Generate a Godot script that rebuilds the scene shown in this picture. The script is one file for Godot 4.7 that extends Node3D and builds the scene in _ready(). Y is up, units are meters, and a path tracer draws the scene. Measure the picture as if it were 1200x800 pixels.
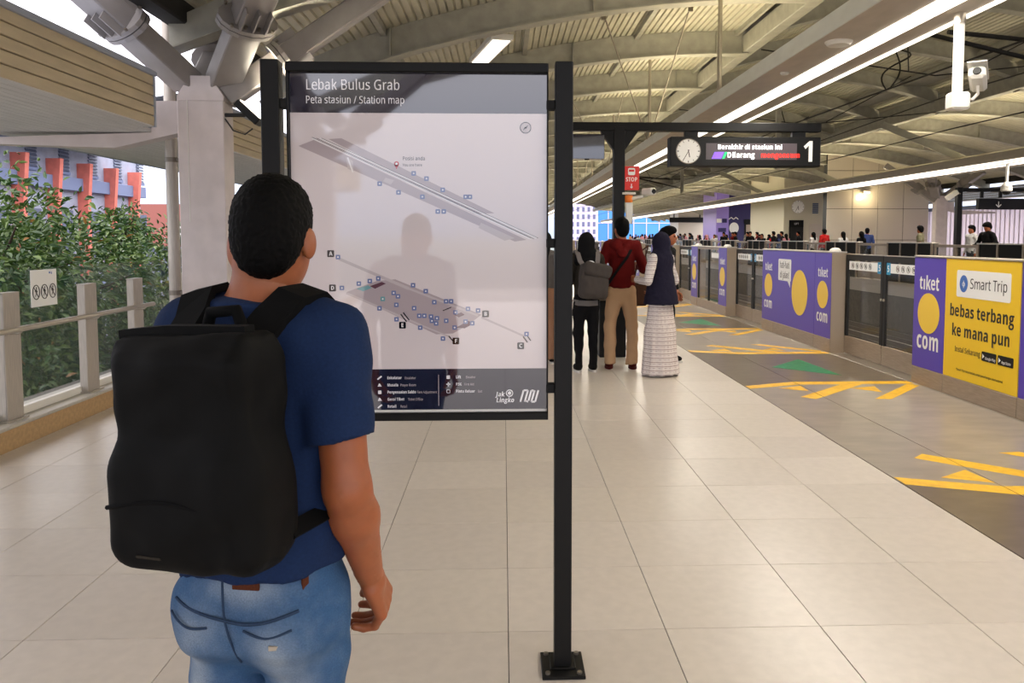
extends Node3D
# An elevated station platform: a man with a backpack reads a station map, people wait by the screen doors, trees beyond a glass rail.
# x runs across the platform, -z along it, y up, metres.

var M := {}
var used_names := {}
const LAMP := 2.3   # energy of a trough lamp per metre of its length

# ------------------------------------------------------------------ shapes
class Shape:
	var v := PackedVector3Array()
	var n := PackedVector3Array()
	var uv := PackedVector2Array()
	func tri(a: Vector3, b: Vector3, c: Vector3) -> void:
		# corners run counter-clockwise seen from outside; Godot wants clockwise
		var q := (b - a).cross(c - a).normalized()
		v.append_array(PackedVector3Array([a, c, b])); n.append_array(PackedVector3Array([q, q, q]))
		for p: Vector3 in [a, c, b]:
			uv.append(Vector2(p.x, p.y) if absf(q.z) > 0.6 else (Vector2(p.z, p.y) if absf(q.x) > 0.6 else Vector2(p.x, p.z)))
	func quad(a: Vector3, b: Vector3, c: Vector3, d: Vector3) -> void:
		tri(a, b, c); tri(a, c, d)
	func smooth_quad(a: Vector3, b: Vector3, c: Vector3, d: Vector3, na: Vector3, nb: Vector3, nc: Vector3, nd: Vector3) -> void:
		v.append_array(PackedVector3Array([a, c, b, a, d, c])); n.append_array(PackedVector3Array([na, nc, nb, na, nd, nc]))
		for p: Vector3 in [a, c, b, a, d, c]: uv.append(Vector2(p.x + p.z, p.y))
	func box(c: Vector3, s: Vector3, b := Basis(), ch := 0.0) -> void:
		# a box about c; ch bevels its twelve edges
		var h := s * 0.5
		if ch <= 0.0:
			var p := []
			for i in 8: p.append(c + b * Vector3(h.x if i & 1 else -h.x, h.y if i & 2 else -h.y, h.z if i & 4 else -h.z))
			quad(p[4], p[5], p[7], p[6]); quad(p[1], p[0], p[2], p[3]); quad(p[5], p[1], p[3], p[7])
			quad(p[0], p[4], p[6], p[2]); quad(p[6], p[7], p[3], p[2]); quad(p[0], p[1], p[5], p[4])
			return
		ch = minf(ch, minf(h.x, minf(h.y, h.z)) * 0.9)
		var q := {}
		for i in 8:
			var sg := Vector3(1 if i & 1 else -1, 1 if i & 2 else -1, 1 if i & 4 else -1)
			for ax in 3:
				var w := Vector3(h.x - ch, h.y - ch, h.z - ch)
				w[ax] = h[ax]
				q[i * 3 + ax] = c + b * (w * sg)
		var face := func(ax: int, ids: Array): quad(q[ids[0] * 3 + ax], q[ids[1] * 3 + ax], q[ids[2] * 3 + ax], q[ids[3] * 3 + ax])
		face.call(2, [4, 5, 7, 6]); face.call(2, [1, 0, 2, 3]); face.call(0, [5, 1, 3, 7]); face.call(0, [0, 4, 6, 2]); face.call(1, [6, 7, 3, 2]); face.call(1, [0, 1, 5, 4])
		for e in [[0, 1], [2, 3], [4, 5], [6, 7], [0, 2], [1, 3], [4, 6], [5, 7], [0, 4], [1, 5], [2, 6], [3, 7]]:
			var along: int = {1: 0, 2: 1, 4: 2}[e[0] ^ e[1]]
			var o1 := (along + 1) % 3
			var o2 := (along + 2) % 3
			_out(q[e[0] * 3 + o1], q[e[1] * 3 + o1], q[e[1] * 3 + o2], q[e[0] * 3 + o2], c)
		for i in 8: _out3(q[i * 3], q[i * 3 + 1], q[i * 3 + 2], c)
	func _out(a: Vector3, b: Vector3, c: Vector3, d: Vector3, mid: Vector3) -> void:
		if (b - a).cross(c - a).dot((a + c) * 0.5 - mid) >= 0.0: quad(a, b, c, d)
		else: quad(d, c, b, a)
	func _out3(a: Vector3, b: Vector3, c: Vector3, mid: Vector3) -> void:
		if (b - a).cross(c - a).dot(a - mid) >= 0.0: tri(a, b, c)
		else: tri(c, b, a)
	func span(a: Vector3, b: Vector3, ch := 0.0) -> void:
		box((a + b) * 0.5, (b - a).abs(), Basis(), ch)
	func beam(a: Vector3, b: Vector3, w: float, h: float, up := Vector3.UP, ch := 0.0) -> void:
		# a bar of width w and height h from a to b
		var z := (b - a).normalized()
		var x := up.cross(z).normalized()
		box((a + b) * 0.5, Vector3(w, h, a.distance_to(b)), Basis(x, z.cross(x), z), ch)
	func tube(path: Array, r, sides := 10, caps := true) -> void:
		var rings := []
		var x := Vector3.ZERO
		for i in path.size():
			var p: Vector3 = path[i]
			var t: Vector3 = ((path[mini(i + 1, path.size() - 1)] as Vector3) - (path[maxi(i - 1, 0)] as Vector3)).normalized()
			if x == Vector3.ZERO: x = (Vector3.UP if absf(t.y) < 0.9 else Vector3.RIGHT).cross(t).normalized()
			x = (x - t * x.dot(t)).normalized()
			var y := t.cross(x)
			var rad: float = r[i] if r is Array else r
			var ring := []
			for k in sides:
				var a := TAU * k / sides
				var d := x * cos(a) + y * sin(a)
				ring.append([p + d * rad, d])
			rings.append(ring)
		for i in rings.size() - 1:
			for k in sides:
				var l := (k + 1) % sides
				smooth_quad(rings[i][k][0], rings[i][l][0], rings[i + 1][l][0], rings[i + 1][k][0], rings[i][k][1], rings[i][l][1], rings[i + 1][l][1], rings[i + 1][k][1])
		if caps:
			for k in range(1, sides - 1):
				tri(rings[0][0][0], rings[0][k + 1][0], rings[0][k][0])
				tri(rings[-1][0][0], rings[-1][k][0], rings[-1][k + 1][0])
	func lathe(c: Vector3, prof: Array, sides := 16, b := Basis()) -> void:
		# prof: Vector2(radius, height) from the bottom up
		for i in prof.size() - 1:
			var p: Vector2 = prof[i]
			var q: Vector2 = prof[i + 1]
			var nn := Vector2(q.y - p.y, p.x - q.x).normalized()
			for k in sides:
				var a := TAU * k / sides
				var e := TAU * (k + 1) / sides
				var f := func(w: Vector2, g: float): return c + b * Vector3(w.x * cos(g), w.y, w.x * sin(g))
				var m := func(g: float): return b * Vector3(nn.x * cos(g), nn.y, nn.x * sin(g))
				smooth_quad(f.call(p, e), f.call(p, a), f.call(q, a), f.call(q, e), m.call(e), m.call(a), m.call(a), m.call(e))
	func prism(poly: Array, o: Vector3, x: Vector3, y: Vector3, depth: Vector3) -> void:
		# the polygon in the plane o + x, y, pushed along depth (x cross y points against depth)
		var pts := PackedVector2Array(poly)
		if Geometry2D.is_polygon_clockwise(pts): pts.reverse()
		var ids := Geometry2D.triangulate_polygon(pts)
		var at := func(p: Vector2): return o + x * p.x + y * p.y
		var flip := x.cross(y).dot(depth) > 0.0
		for i in range(0, ids.size(), 3):
			var a: Vector3 = at.call(pts[ids[i]])
			var b: Vector3 = at.call(pts[ids[i + 1]])
			var c: Vector3 = at.call(pts[ids[i + 2]])
			if ((b - a).cross(c - a)).dot(depth) > 0.0:
				var s := b
				b = c
				c = s
			tri(a, b, c)
			if depth != Vector3.ZERO: tri(a + depth, c + depth, b + depth)
		if depth == Vector3.ZERO: return
		for i in pts.size():
			var a: Vector3 = at.call(pts[i])
			var b: Vector3 = at.call(pts[(i + 1) % pts.size()])
			if flip: quad(b, a, a + depth, b + depth)
			else: quad(a, b, b + depth, a + depth)
	func face(poly: Array, o: Vector3, x: Vector3, y: Vector3) -> void:
		# a flat print seen from x cross y
		var pts := PackedVector2Array(poly)
		var ids := Geometry2D.triangulate_polygon(pts)
		var nn := x.cross(y)
		for i in range(0, ids.size(), 3):
			var a := o + x * pts[ids[i]].x + y * pts[ids[i]].y
			var b := o + x * pts[ids[i + 1]].x + y * pts[ids[i + 1]].y
			var c := o + x * pts[ids[i + 2]].x + y * pts[ids[i + 2]].y
			if (b - a).cross(c - a).dot(nn) < 0.0: tri(a, c, b)
			else: tri(a, b, c)
	func ribbon(path: Array, out: Array, w: float, t: float) -> void:
		# a strap: path on its middle, out the way its broad face looks
		var rings := []
		for i in path.size():
			var p: Vector3 = path[i]
			var d: Vector3 = ((path[mini(i + 1, path.size() - 1)] as Vector3) - (path[maxi(i - 1, 0)] as Vector3)).normalized()
			var o: Vector3 = ((out[i] as Vector3) - d * (out[i] as Vector3).dot(d)).normalized()
			var s := d.cross(o) * w * 0.5
			var k := o * t * 0.5
			rings.append([p - s - k, p + s - k, p + s + k, p - s + k])
		for i in rings.size() - 1:
			for k in 4:
				var l := (k + 1) % 4
				quad(rings[i][l], rings[i][k], rings[i + 1][k], rings[i + 1][l])
		quad(rings[0][0], rings[0][1], rings[0][2], rings[0][3])
		quad(rings[-1][3], rings[-1][2], rings[-1][1], rings[-1][0])
	func mesh(colors := PackedColorArray(), idx := PackedInt32Array()) -> ArrayMesh:
		var a := []
		a.resize(Mesh.ARRAY_MAX)
		a[Mesh.ARRAY_VERTEX] = v
		a[Mesh.ARRAY_NORMAL] = n
		if uv.size() == v.size(): a[Mesh.ARRAY_TEX_UV] = uv
		if colors.size(): a[Mesh.ARRAY_COLOR] = colors
		if idx.size(): a[Mesh.ARRAY_INDEX] = idx
		var m := ArrayMesh.new()
		m.add_surface_from_arrays(Mesh.PRIMITIVE_TRIANGLES, a)
		return m

func ell(c: Vector2, rx: float, ry: float, n := 28) -> Array:
	var p := []
	for i in n: p.append(c + Vector2(cos(TAU * i / n) * rx, sin(TAU * i / n) * ry))
	return p
func rect2(x0: float, y0: float, x1: float, y1: float) -> Array:
	return [Vector2(x0, y0), Vector2(x1, y0), Vector2(x1, y1), Vector2(x0, y1)]
func rrect(x0: float, y0: float, x1: float, y1: float, r: float) -> Array:
	var p := []
	for q in [[x1 - r, y1 - r, 0], [x0 + r, y1 - r, 1], [x0 + r, y0 + r, 2], [x1 - r, y0 + r, 3]]:
		for k in 5:
			var a: float = PI / 2 * (q[2] + k / 4.0)
			p.append(Vector2(q[0] + cos(a) * r, q[1] + sin(a) * r))
	return p
func line2(a: Vector2, b: Vector2, w: float) -> Array:
	var d := (b - a).normalized().orthogonal() * w * 0.5
	return [a + d, b + d, b - d, a - d]

# ------------------------------------------------------------------ nodes
func numbered(called: String) -> String:
	if not used_names.has(called):
		used_names[called] = 0
		return called
	used_names[called] += 1
	return "%s_%03d" % [called, used_names[called]]
func put(o: Node3D, parent: Node3D) -> void:
	if parent == self:
		o.name = numbered(o.name)
		add_child(o)
	else: parent.add_child(o, true)
func obj(called: String, s, material: Material, parent: Node3D = self) -> MeshInstance3D:
	var o := MeshInstance3D.new()
	o.name = called
	o.mesh = s.mesh() if s is Shape else s
	o.material_override = material
	put(o, parent)
	return o
func thing(called: String, label: String, category: String, at := Vector3.ZERO, turn := 0.0, group := "") -> Node3D:
	var o := Node3D.new()
	o.name = called
	put(o, self)
	o.position = at
	o.rotation.y = turn
	tag(o, label, category, group)
	return o
func tag(o: Node3D, label: String, category: String, group := "") -> Node3D:
	o.set_meta("label", label)
	o.set_meta("category", category)
	if group: o.set_meta("group", group)
	return o
func struct(called: String, s, material: Material, label := "") -> MeshInstance3D:
	var o := obj(called, s, material)
	o.set_meta("kind", "structure")
	if label: o.set_meta("label", label)
	return o
const NTH := ["first", "second", "third", "fourth", "fifth", "sixth", "seventh", "eighth", "ninth", "tenth", "eleventh", "twelfth", "thirteenth", "fourteenth", "fifteenth", "sixteenth", "seventeenth", "eighteenth", "nineteenth", "twentieth", "twenty-first", "twenty-second", "twenty-third", "twenty-fourth", "twenty-fifth", "twenty-sixth", "twenty-seventh", "twenty-eighth"]
func copy(o: Node3D, at: Vector3, label := "", turn = null) -> Node3D:
	var c: Node3D = o.duplicate()
	var base := String(o.name)
	if base.length() > 4 and base[-4] == "_" and base.right(3).is_valid_int(): base = base.left(-4)
	c.name = numbered(base)
	add_child(c)
	c.position = at
	if turn != null: c.rotation.y = turn
	if label: c.set_meta("label", label)
	return c
func text(parent: Node3D, s: String, h: float, at: Vector3, m: Material, turn := Basis(), wide := 1.0, align := HORIZONTAL_ALIGNMENT_LEFT, bold := 0.0, called := "lettering") -> MeshInstance3D:
	# h: height of a capital letter; at: left (or middle) end of the baseline
	var f := SystemFont.new()
	f.font_names = PackedStringArray(["Droid Sans"])
	if bold > 0.0: f.font_weight = 700
	var t := TextMesh.new()
	t.text = s
	t.font = f
	t.font_size = 48
	t.pixel_size = h / (48.0 * 0.714)
	t.depth = 0.0006
	t.curve_step = 2.0
	t.horizontal_alignment = align
	t.vertical_alignment = VERTICAL_ALIGNMENT_BOTTOM
	var o := MeshInstance3D.new()
	o.name = called
	o.mesh = t
	o.material_override = m
	o.basis = turn * Basis.from_scale(Vector3(wide, 1, 1))
	o.position = at + turn.y * -h * 0.33
	put(o, parent)
	return o

# ------------------------------------------------------------------ materials
func mt(called: String, c: Color, rough := 0.6, metal := 0.0, spec := 0.5) -> StandardMaterial3D:
	var m := StandardMaterial3D.new()
	m.resource_name = called
	m.albedo_color = c
	m.roughness = rough
	m.metallic = metal
	m.metallic_specular = spec
	M[called] = m
	return m
func noise_tex(a: Color, b: Color, freq: float, sd: int, size := 256, oct := 4, normal := false) -> NoiseTexture2D:
	var f := FastNoiseLite.new()
	f.seed = sd
	f.frequency = freq
	f.fractal_octaves = oct
	var t := NoiseTexture2D.new()
	t.width = size
	t.height = size
	t.seamless = true
	t.noise = f
	if normal:
		t.as_normal_map = true
		t.bump_strength = 3.0
	else:
		var g := Gradient.new()
		g.set_color(0, a)
		g.set_color(1, b)
		t.color_ramp = g
	return t
func grain(m: StandardMaterial3D, lo: float, freq: float, scale: Vector3, sd := 1, world := true) -> StandardMaterial3D:
	m.albedo_texture = noise_tex(Color(lo, lo, lo), Color.WHITE, freq, sd)
	m.uv1_triplanar = true
	m.uv1_world_triplanar = world
	m.uv1_scale = scale
	return m
func bump(m: StandardMaterial3D, freq: float, scale: Vector3, cm: float, sd := 3, world := false) -> void:
	m.heightmap_enabled = true
	m.heightmap_scale = cm
	m.heightmap_texture = noise_tex(Color.BLACK, Color.WHITE, freq, sd)
	m.uv1_triplanar = true
	m.uv1_world_triplanar = world
	m.uv1_scale = scale
func glow(called: String, c: Color, e: float) -> StandardMaterial3D:
	var m := mt(called, c, 0.5)
	m.emission_enabled = true
	m.emission = c
	m.emission_energy_multiplier = e
	return m

func materials() -> void:
	for k in 4:
		var t := grain(mt("tile%d" % k, [Color(0.80, 0.765, 0.72), Color(0.785, 0.75, 0.71), Color(0.81, 0.775, 0.735), Color(0.79, 0.755, 0.715)][k], 0.3, 0.0, 0.5), 0.955, 0.06, Vector3(0.8, 0.8, 0.8), 5 + k)
		t.texture_filter = BaseMaterial3D.TEXTURE_FILTER_LINEAR
	mt("grout", Color(0.34, 0.31, 0.28), 0.9)
	for k in 3:
		grain(mt("slab%d" % k, [Color(0.64, 0.60, 0.55), Color(0.655, 0.615, 0.565), Color(0.625, 0.585, 0.535)][k], 0.28, 0.0, 0.5), 0.86, 0.015, Vector3(0.5, 0.5, 1.2), 9 + k)
	grain(mt("slab_dark", Color(0.46, 0.41, 0.35), 0.28, 0.0, 0.5), 0.84, 0.02, Vector3(0.6, 0.6, 1.2), 12)
	grain(mt("tape", Color(0.95, 0.74, 0.13), 0.5), 0.86, 0.03, Vector3(1.5, 1.5, 1.5), 4)
	grain(mt("green", Color(0.06, 0.55, 0.33), 0.4), 0.75, 0.03, Vector3(1.3, 1.3, 1.3), 4)
	grain(mt("kerb", Color(0.73, 0.60, 0.43), 0.75), 0.86, 0.05, Vector3(2, 2, 2), 6)
	grain(mt("kerb_cap", Color(0.74, 0.72, 0.68), 0.5), 0.9, 0.05, Vector3(2, 2, 2), 6)
	grain(mt("steel", Color(0.69, 0.62, 0.54), 0.42, 0.35), 0.84, 0.04, Vector3(0.5, 9, 9), 2, false)
	grain(mt("steel_post", Color(0.74, 0.71, 0.67), 0.45, 0.55), 0.88, 0.04, Vector3(9, 0.5, 9), 2, false)
	mt("rail", Color(0.72, 0.69, 0.64), 0.3, 0.8)
	grain(mt("column", Color(0.83, 0.79, 0.785), 0.45), 0.92, 0.012, Vector3(0.8, 0.8, 0.8), 3)
	grain(mt("branch", Color(0.58, 0.56, 0.55), 0.5), 0.9, 0.02, Vector3(0.9, 0.9, 0.9), 3)
	mt("bolt", Color(0.5, 0.47, 0.43), 0.4, 0.7)
	grain(mt("girder", Color(0.67, 0.665, 0.62), 0.6), 0.88, 0.02, Vector3(0.7, 0.7, 0.7), 8)
	grain(mt("deck", Color(0.79, 0.775, 0.70), 0.6), 0.86, 0.02, Vector3(0.6, 0.6, 0.25), 15)
	mt("dark_roof", Color(0.09, 0.09, 0.085), 0.8)
	grain(mt("fascia_board", Color(0.80, 0.74, 0.615), 0.6), 0.9, 0.03, Vector3(1, 1, 0.2), 21)
	grain(mt("soffit_board", Color(0.80, 0.80, 0.80), 0.6), 0.93, 0.03, Vector3(1, 1, 0.2), 22)
	grain(mt("trough", Color(0.88, 0.89, 0.87), 0.45), 0.94, 0.02, Vector3(1, 1, 0.4), 23)
	grain(mt("soffit", Color(0.77, 0.73, 0.68), 0.5), 0.93, 0.02, Vector3(1, 1, 0.4), 24)
	glow("led", Color(1.0, 0.965, 0.91), 3.2)
	glow("led_thin", Color(1.0, 0.965, 0.91), 2.4)
	glow("added_uplight_glow", Color(1.0, 0.86, 0.62), 2.4)
	mt("black", Color(0.05, 0.047, 0.044), 0.45, 0.0, 0.35)
	mt("black_matt", Color(0.05, 0.05, 0.05), 0.8)
	mt("white_paint", Color(0.88, 0.87, 0.84), 0.45)
	mt("cable", Color(0.10, 0.095, 0.09), 0.6)
	mt("purple", Color(0.33, 0.245, 0.68), 0.35)
	mt("lavender", Color(0.60, 0.52, 0.86), 0.4)
	mt("indigo", Color(0.14, 0.10, 0.36), 0.4)
	mt("yellow", Color(0.93, 0.77, 0.12), 0.4)
	mt("dot", Color(0.95, 0.80, 0.25), 0.4)
	mt("print_white", Color(0.94, 0.94, 0.93), 0.4)
	mt("print_dark", Color(0.14, 0.12, 0.12), 0.5)
	mt("print_blue", Color(0.25, 0.42, 0.72), 0.5)
	mt("sticker_blue", Color(0.16, 0.56, 0.75), 0.5)
	mt("gasket", Color(0.06, 0.055, 0.05), 0.6)
	var g := mt("glass", Color(0.5, 0.6, 0.58, 0.04), 0.03)
	g.transparency = BaseMaterial3D.TRANSPARENCY_ALPHA
	g = mt("glass_rail", Color(0.16, 0.34, 0.31, 0.12), 0.03)
	g.transparency = BaseMaterial3D.TRANSPARENCY_ALPHA
	g = mt("glass_door", Color(0.20, 0.22, 0.20, 0.10), 0.03)
	g.transparency = BaseMaterial3D.TRANSPARENCY_ALPHA
	for k in ["glass", "glass_rail", "glass_door"]: M[k].metallic_specular = 0.32
	grain(mt("concrete", Color(0.40, 0.38, 0.35), 0.85), 0.75, 0.03, Vector3(0.5, 0.5, 0.5), 31)
	grain(mt("pit", Color(0.20, 0.185, 0.165), 0.9), 0.65, 0.05, Vector3(0.6, 0.6, 0.6), 32)
	mt("panel_wall", Color(0.75, 0.72, 0.67), 0.35, 0.1)
	mt("clock_wall", Color(0.76, 0.74, 0.66), 0.6)
	mt("screen_wall", Color(0.93, 0.91, 0.93), 0.6)
	M.screen_wall.backlight_enabled = true
	M.screen_wall.backlight = Color(0.95, 0.93, 0.97)
	# the map's print lies under a polished clear film
	for q in [["map_white", Color(0.84, 0.80, 0.805)], ["map_navy", Color(0.105, 0.095, 0.17)], ["map_grey", Color(0.675, 0.625, 0.64)], ["map_pale", Color(0.745, 0.70, 0.71)], ["map_line", Color(0.90, 0.885, 0.89)],
			["map_ink", Color(0.22, 0.20, 0.22)], ["map_red", Color(0.72, 0.10, 0.14)], ["map_icon", Color(0.44, 0.48, 0.64)], ["map_teal", Color(0.45, 0.62, 0.64)], ["map_maroon", Color(0.38, 0.26, 0.30)], ["map_type", Color(0.93, 0.92, 0.93)], ["map_black", Color(0.06, 0.06, 0.06)]]:
		var m := mt(q[0], q[1], 0.04, 0.0, 0.71)
		m.clearcoat_enabled = true
		m.clearcoat = 1.0
		m.clearcoat_roughness = 0.02
	mt("screen_off", Color(0.30, 0.26, 0.28), 0.4)
	glow("screen_white", Color(1, 1, 1), 1.3)
	glow("screen_red", Color(0.95, 0.13, 0.08), 1.0)
	glow("screen_violet", Color(0.50, 0.34, 0.92), 0.9)
	glow("screen_green", Color(0.1, 0.8, 0.45), 0.8)
	mt("stop_red", Color(0.86, 0.17, 0.14), 0.5)
	mt("amber", Color(0.95, 0.50, 0.10), 0.4)
	mt("insulator", Color(0.20, 0.15, 0.12), 0.4)
	# outdoors
	var lf := mt("leaf", Color(1, 1, 1), 0.45)
	lf.vertex_color_use_as_albedo = true
	lf.backlight_enabled = true
	lf.backlight = Color(0.35, 0.4, 0.15)
	lf.cull_mode = BaseMaterial3D.CULL_DISABLED
	grain(mt("bark", Color(0.28, 0.22, 0.17), 0.9), 0.6, 0.06, Vector3(2, 1, 2), 41)
	grain(mt("house_wall", Color(0.66, 0.69, 0.78), 0.8), 0.9, 0.03, Vector3(0.3, 0.3, 0.3), 42)
	mt("house_band", Color(0.47, 0.52, 0.66), 0.8)
	grain(mt("fin", Color(0.90, 0.50, 0.44), 0.7), 0.9, 0.03, Vector3(0.4, 0.4, 0.4), 43)
	mt("louvre", Color(0.36, 0.40, 0.50), 0.6)
	mt("eave_grey", Color(0.63, 0.66, 0.72), 0.7)
	mt("roof_tile", Color(0.45, 0.24, 0.21), 0.8)
	mt("asphalt", Color(0.52, 0.51, 0.49), 0.9)
	mt("far_wall", Color(0.80, 0.76, 0.88), 0.8)
	mt("far_window", Color(0.40, 0.42, 0.55), 0.4)
	mt("blue_glass", Color(0.30, 0.58, 0.85), 0.25)
	# cloth and skin
	for q in [["skin", Color(0.63, 0.355, 0.205)], ["skin_far", Color(0.63, 0.355, 0.205)]]:
		var m := grain(mt(q[0], q[1], 0.5), 0.9, 0.04, Vector3(3, 3, 3), 51, false)
		m.subsurf_scatter_enabled = true
		m.subsurf_scatter_strength = 0.15
	mt("hair", Color(0.014, 0.012, 0.011), 0.75, 0.0, 0.25)
	var cl := func(called: String, c: Color, lo := 0.82, sc := 6.0):
		var m := grain(mt(called, c, 0.9, 0.0, 0.3), lo, 0.09, Vector3(sc, sc, sc), 61, false)
		return m
	cl.call("tee", Color(0.105, 0.18, 0.325))
	cl.call("bag", Color(0.014, 0.014, 0.014), 0.8)
	M.bag.roughness = 0.75
	cl.call("strap", Color(0.02, 0.02, 0.022), 0.8)
	var dn: StandardMaterial3D = cl.call("denim", Color(1, 1, 1), 0.8, 10.0)
	dn.vertex_color_use_as_albedo = true
	cl.call("denim_dark", Color(0.20, 0.27, 0.37))
	cl.call("leather", Color(0.38, 0.20, 0.12), 0.7)
	for q in [["olive", Color(0.21, 0.19, 0.16)], ["black_cloth", Color(0.06, 0.058, 0.065)], ["grey_bag", Color(0.30, 0.275, 0.26)], ["pale_strap", Color(0.50, 0.47, 0.46)], ["maroon", Color(0.40, 0.055, 0.05)], ["khaki", Color(0.80, 0.65, 0.50)], ["navy_veil", Color(0.125, 0.115, 0.19)],
			["stripe_knit", Color(0.82, 0.79, 0.78)], ["skirt", Color(0.83, 0.79, 0.77)], ["tan", Color(0.70, 0.52, 0.40)], ["grey_cloth", Color(0.45, 0.43, 0.42)], ["red_cloth", Color(0.72, 0.13, 0.12)], ["white_cloth", Color(0.86, 0.85, 0.84)], ["sage", Color(0.55, 0.53, 0.42)], ["brown_bag", Color(0.30, 0.20, 0.15)],
			["pink_cloth", Color(0.80, 0.55, 0.58)], ["blue_cloth", Color(0.22, 0.28, 0.48)], ["ochre_cloth", Color(0.82, 0.58, 0.28)], ["shoe", Color(0.06, 0.06, 0.06)], ["sole", Color(0.85, 0.84, 0.82)], ["maroon_shoe", Color(0.32, 0.09, 0.08)], ["stripe_ink", Color(0.42, 0.38, 0.38)]]:
		cl.call(q[0], q[1])
	# fine cross lines woven into the skirt and the knit sleeves
	var im := Image.create(64, 64, false, Image.FORMAT_RGB8)
	im.fill(Color.WHITE)
	for y in 64:
		for x in 64:
			if y % 16 in [3, 4, 5] or (y % 16 in [10, 11] and (x / 8) % 2 == 0): im.set_pixel(x, y, Color(0.74, 0.70, 0.70))
	for k in ["skirt", "stripe_knit"]:
		M[k].albedo_texture = ImageTexture.create_from_image(im)
		M[k].uv1_scale = Vector3(5.5, 5.5, 5.5)
	mt("eye", Color(0.06, 0.05, 0.045), 0.2)
	mt("lips", Color(0.56, 0.30, 0.24), 0.5)
	mt("nail", Color(0.80, 0.56, 0.45), 0.35)

# ------------------------------------------------------------------ soft bodies: distance fields meshed as surface nets
# an op is [kind, ...]: "c" a, b, ra, rb, k, squeeze of z, flat end; "e" centre, radii, basis, k; "b" centre, half, round, basis, k; "-e" / "-b" take away; "p" normal, d keeps normal.p <= d
func op_box(o: Array, pad: float) -> AABB:
	var b: AABB
	match o[0]:
		"c":
			b = AABB(o[1], Vector3.ZERO).expand(o[2]).grow(maxf(o[3], o[4]))
		"e", "-e":
			b = AABB(o[1], Vector3.ZERO).grow((o[2] as Vector3)[(o[2] as Vector3).max_axis_index()])
		"b", "-b":
			b = AABB(o[1], Vector3.ZERO).grow((o[2] as Vector3).length())
	return b.grow(pad)
func sd_op(o: Array, p: Vector3) -> float:
	match o[0]:
		"c":
			var a: Vector3 = o[1]
			var ba: Vector3 = (o[2] as Vector3) - a
			var pa := p - a
			var t := clampf(pa.dot(ba) / maxf(ba.length_squared(), 1e-9), 0.0, 1.0)
			var q := pa - ba * t
			if o.size() > 6: q.z *= o[6]
			var d := q.length() - lerpf(o[3], o[4], t)
			if o.size() > 7 and o[7]: d = maxf(d, (p - (o[2] as Vector3)).dot(ba.normalized()))
			return d
		"e", "-e":
			var q: Vector3 = (p - (o[1] as Vector3)) * (o[3] as Basis)
			var r: Vector3 = o[2]
			var k0 := (q / r).length()
			var k1 := (q / (r * r)).length()
			return k0 * (k0 - 1.0) / maxf(k1, 1e-6)
		"b", "-b":
			var q: Vector3 = ((p - (o[1] as Vector3)) * (o[4] as Basis)).abs() - (o[2] as Vector3) + Vector3.ONE * float(o[3])
			return q.max(Vector3.ZERO).length() + minf(maxf(q.x, maxf(q.y, q.z)), 0.0) - float(o[3])
	return 0.0
func op_k(o: Array) -> float:
	return o[5] if o[0] in ["c", "b", "-b"] else o[4]
func sd(ops: Array, p: Vector3) -> float:
	var f := 9.0
	for o in ops:
		if o[0] == "p":
			f = maxf(f, (o[1] as Vector3).dot(p) - float(o[2]))
			continue
		var d := sd_op(o, p)
		var k := op_k(o)
		if o[0][0] == "-":
			f = maxf(f, -d)
		else:
			var h := maxf(k - absf(f - d), 0.0)
			f = minf(f, d) - (h * h * 0.25 / k if k > 0.0 else 0.0)
	return f
func onto(ops: Array, from: Vector3, dir: Vector3, lift := 0.0) -> Vector3:
	# the point where a ray meets the body
	var t := 0.0
	for i in 80:
		var d := sd(ops, from + dir * t)
		if d < 0.0005: break
		t += d * 0.7
	return from + dir * (t - lift)
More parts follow.
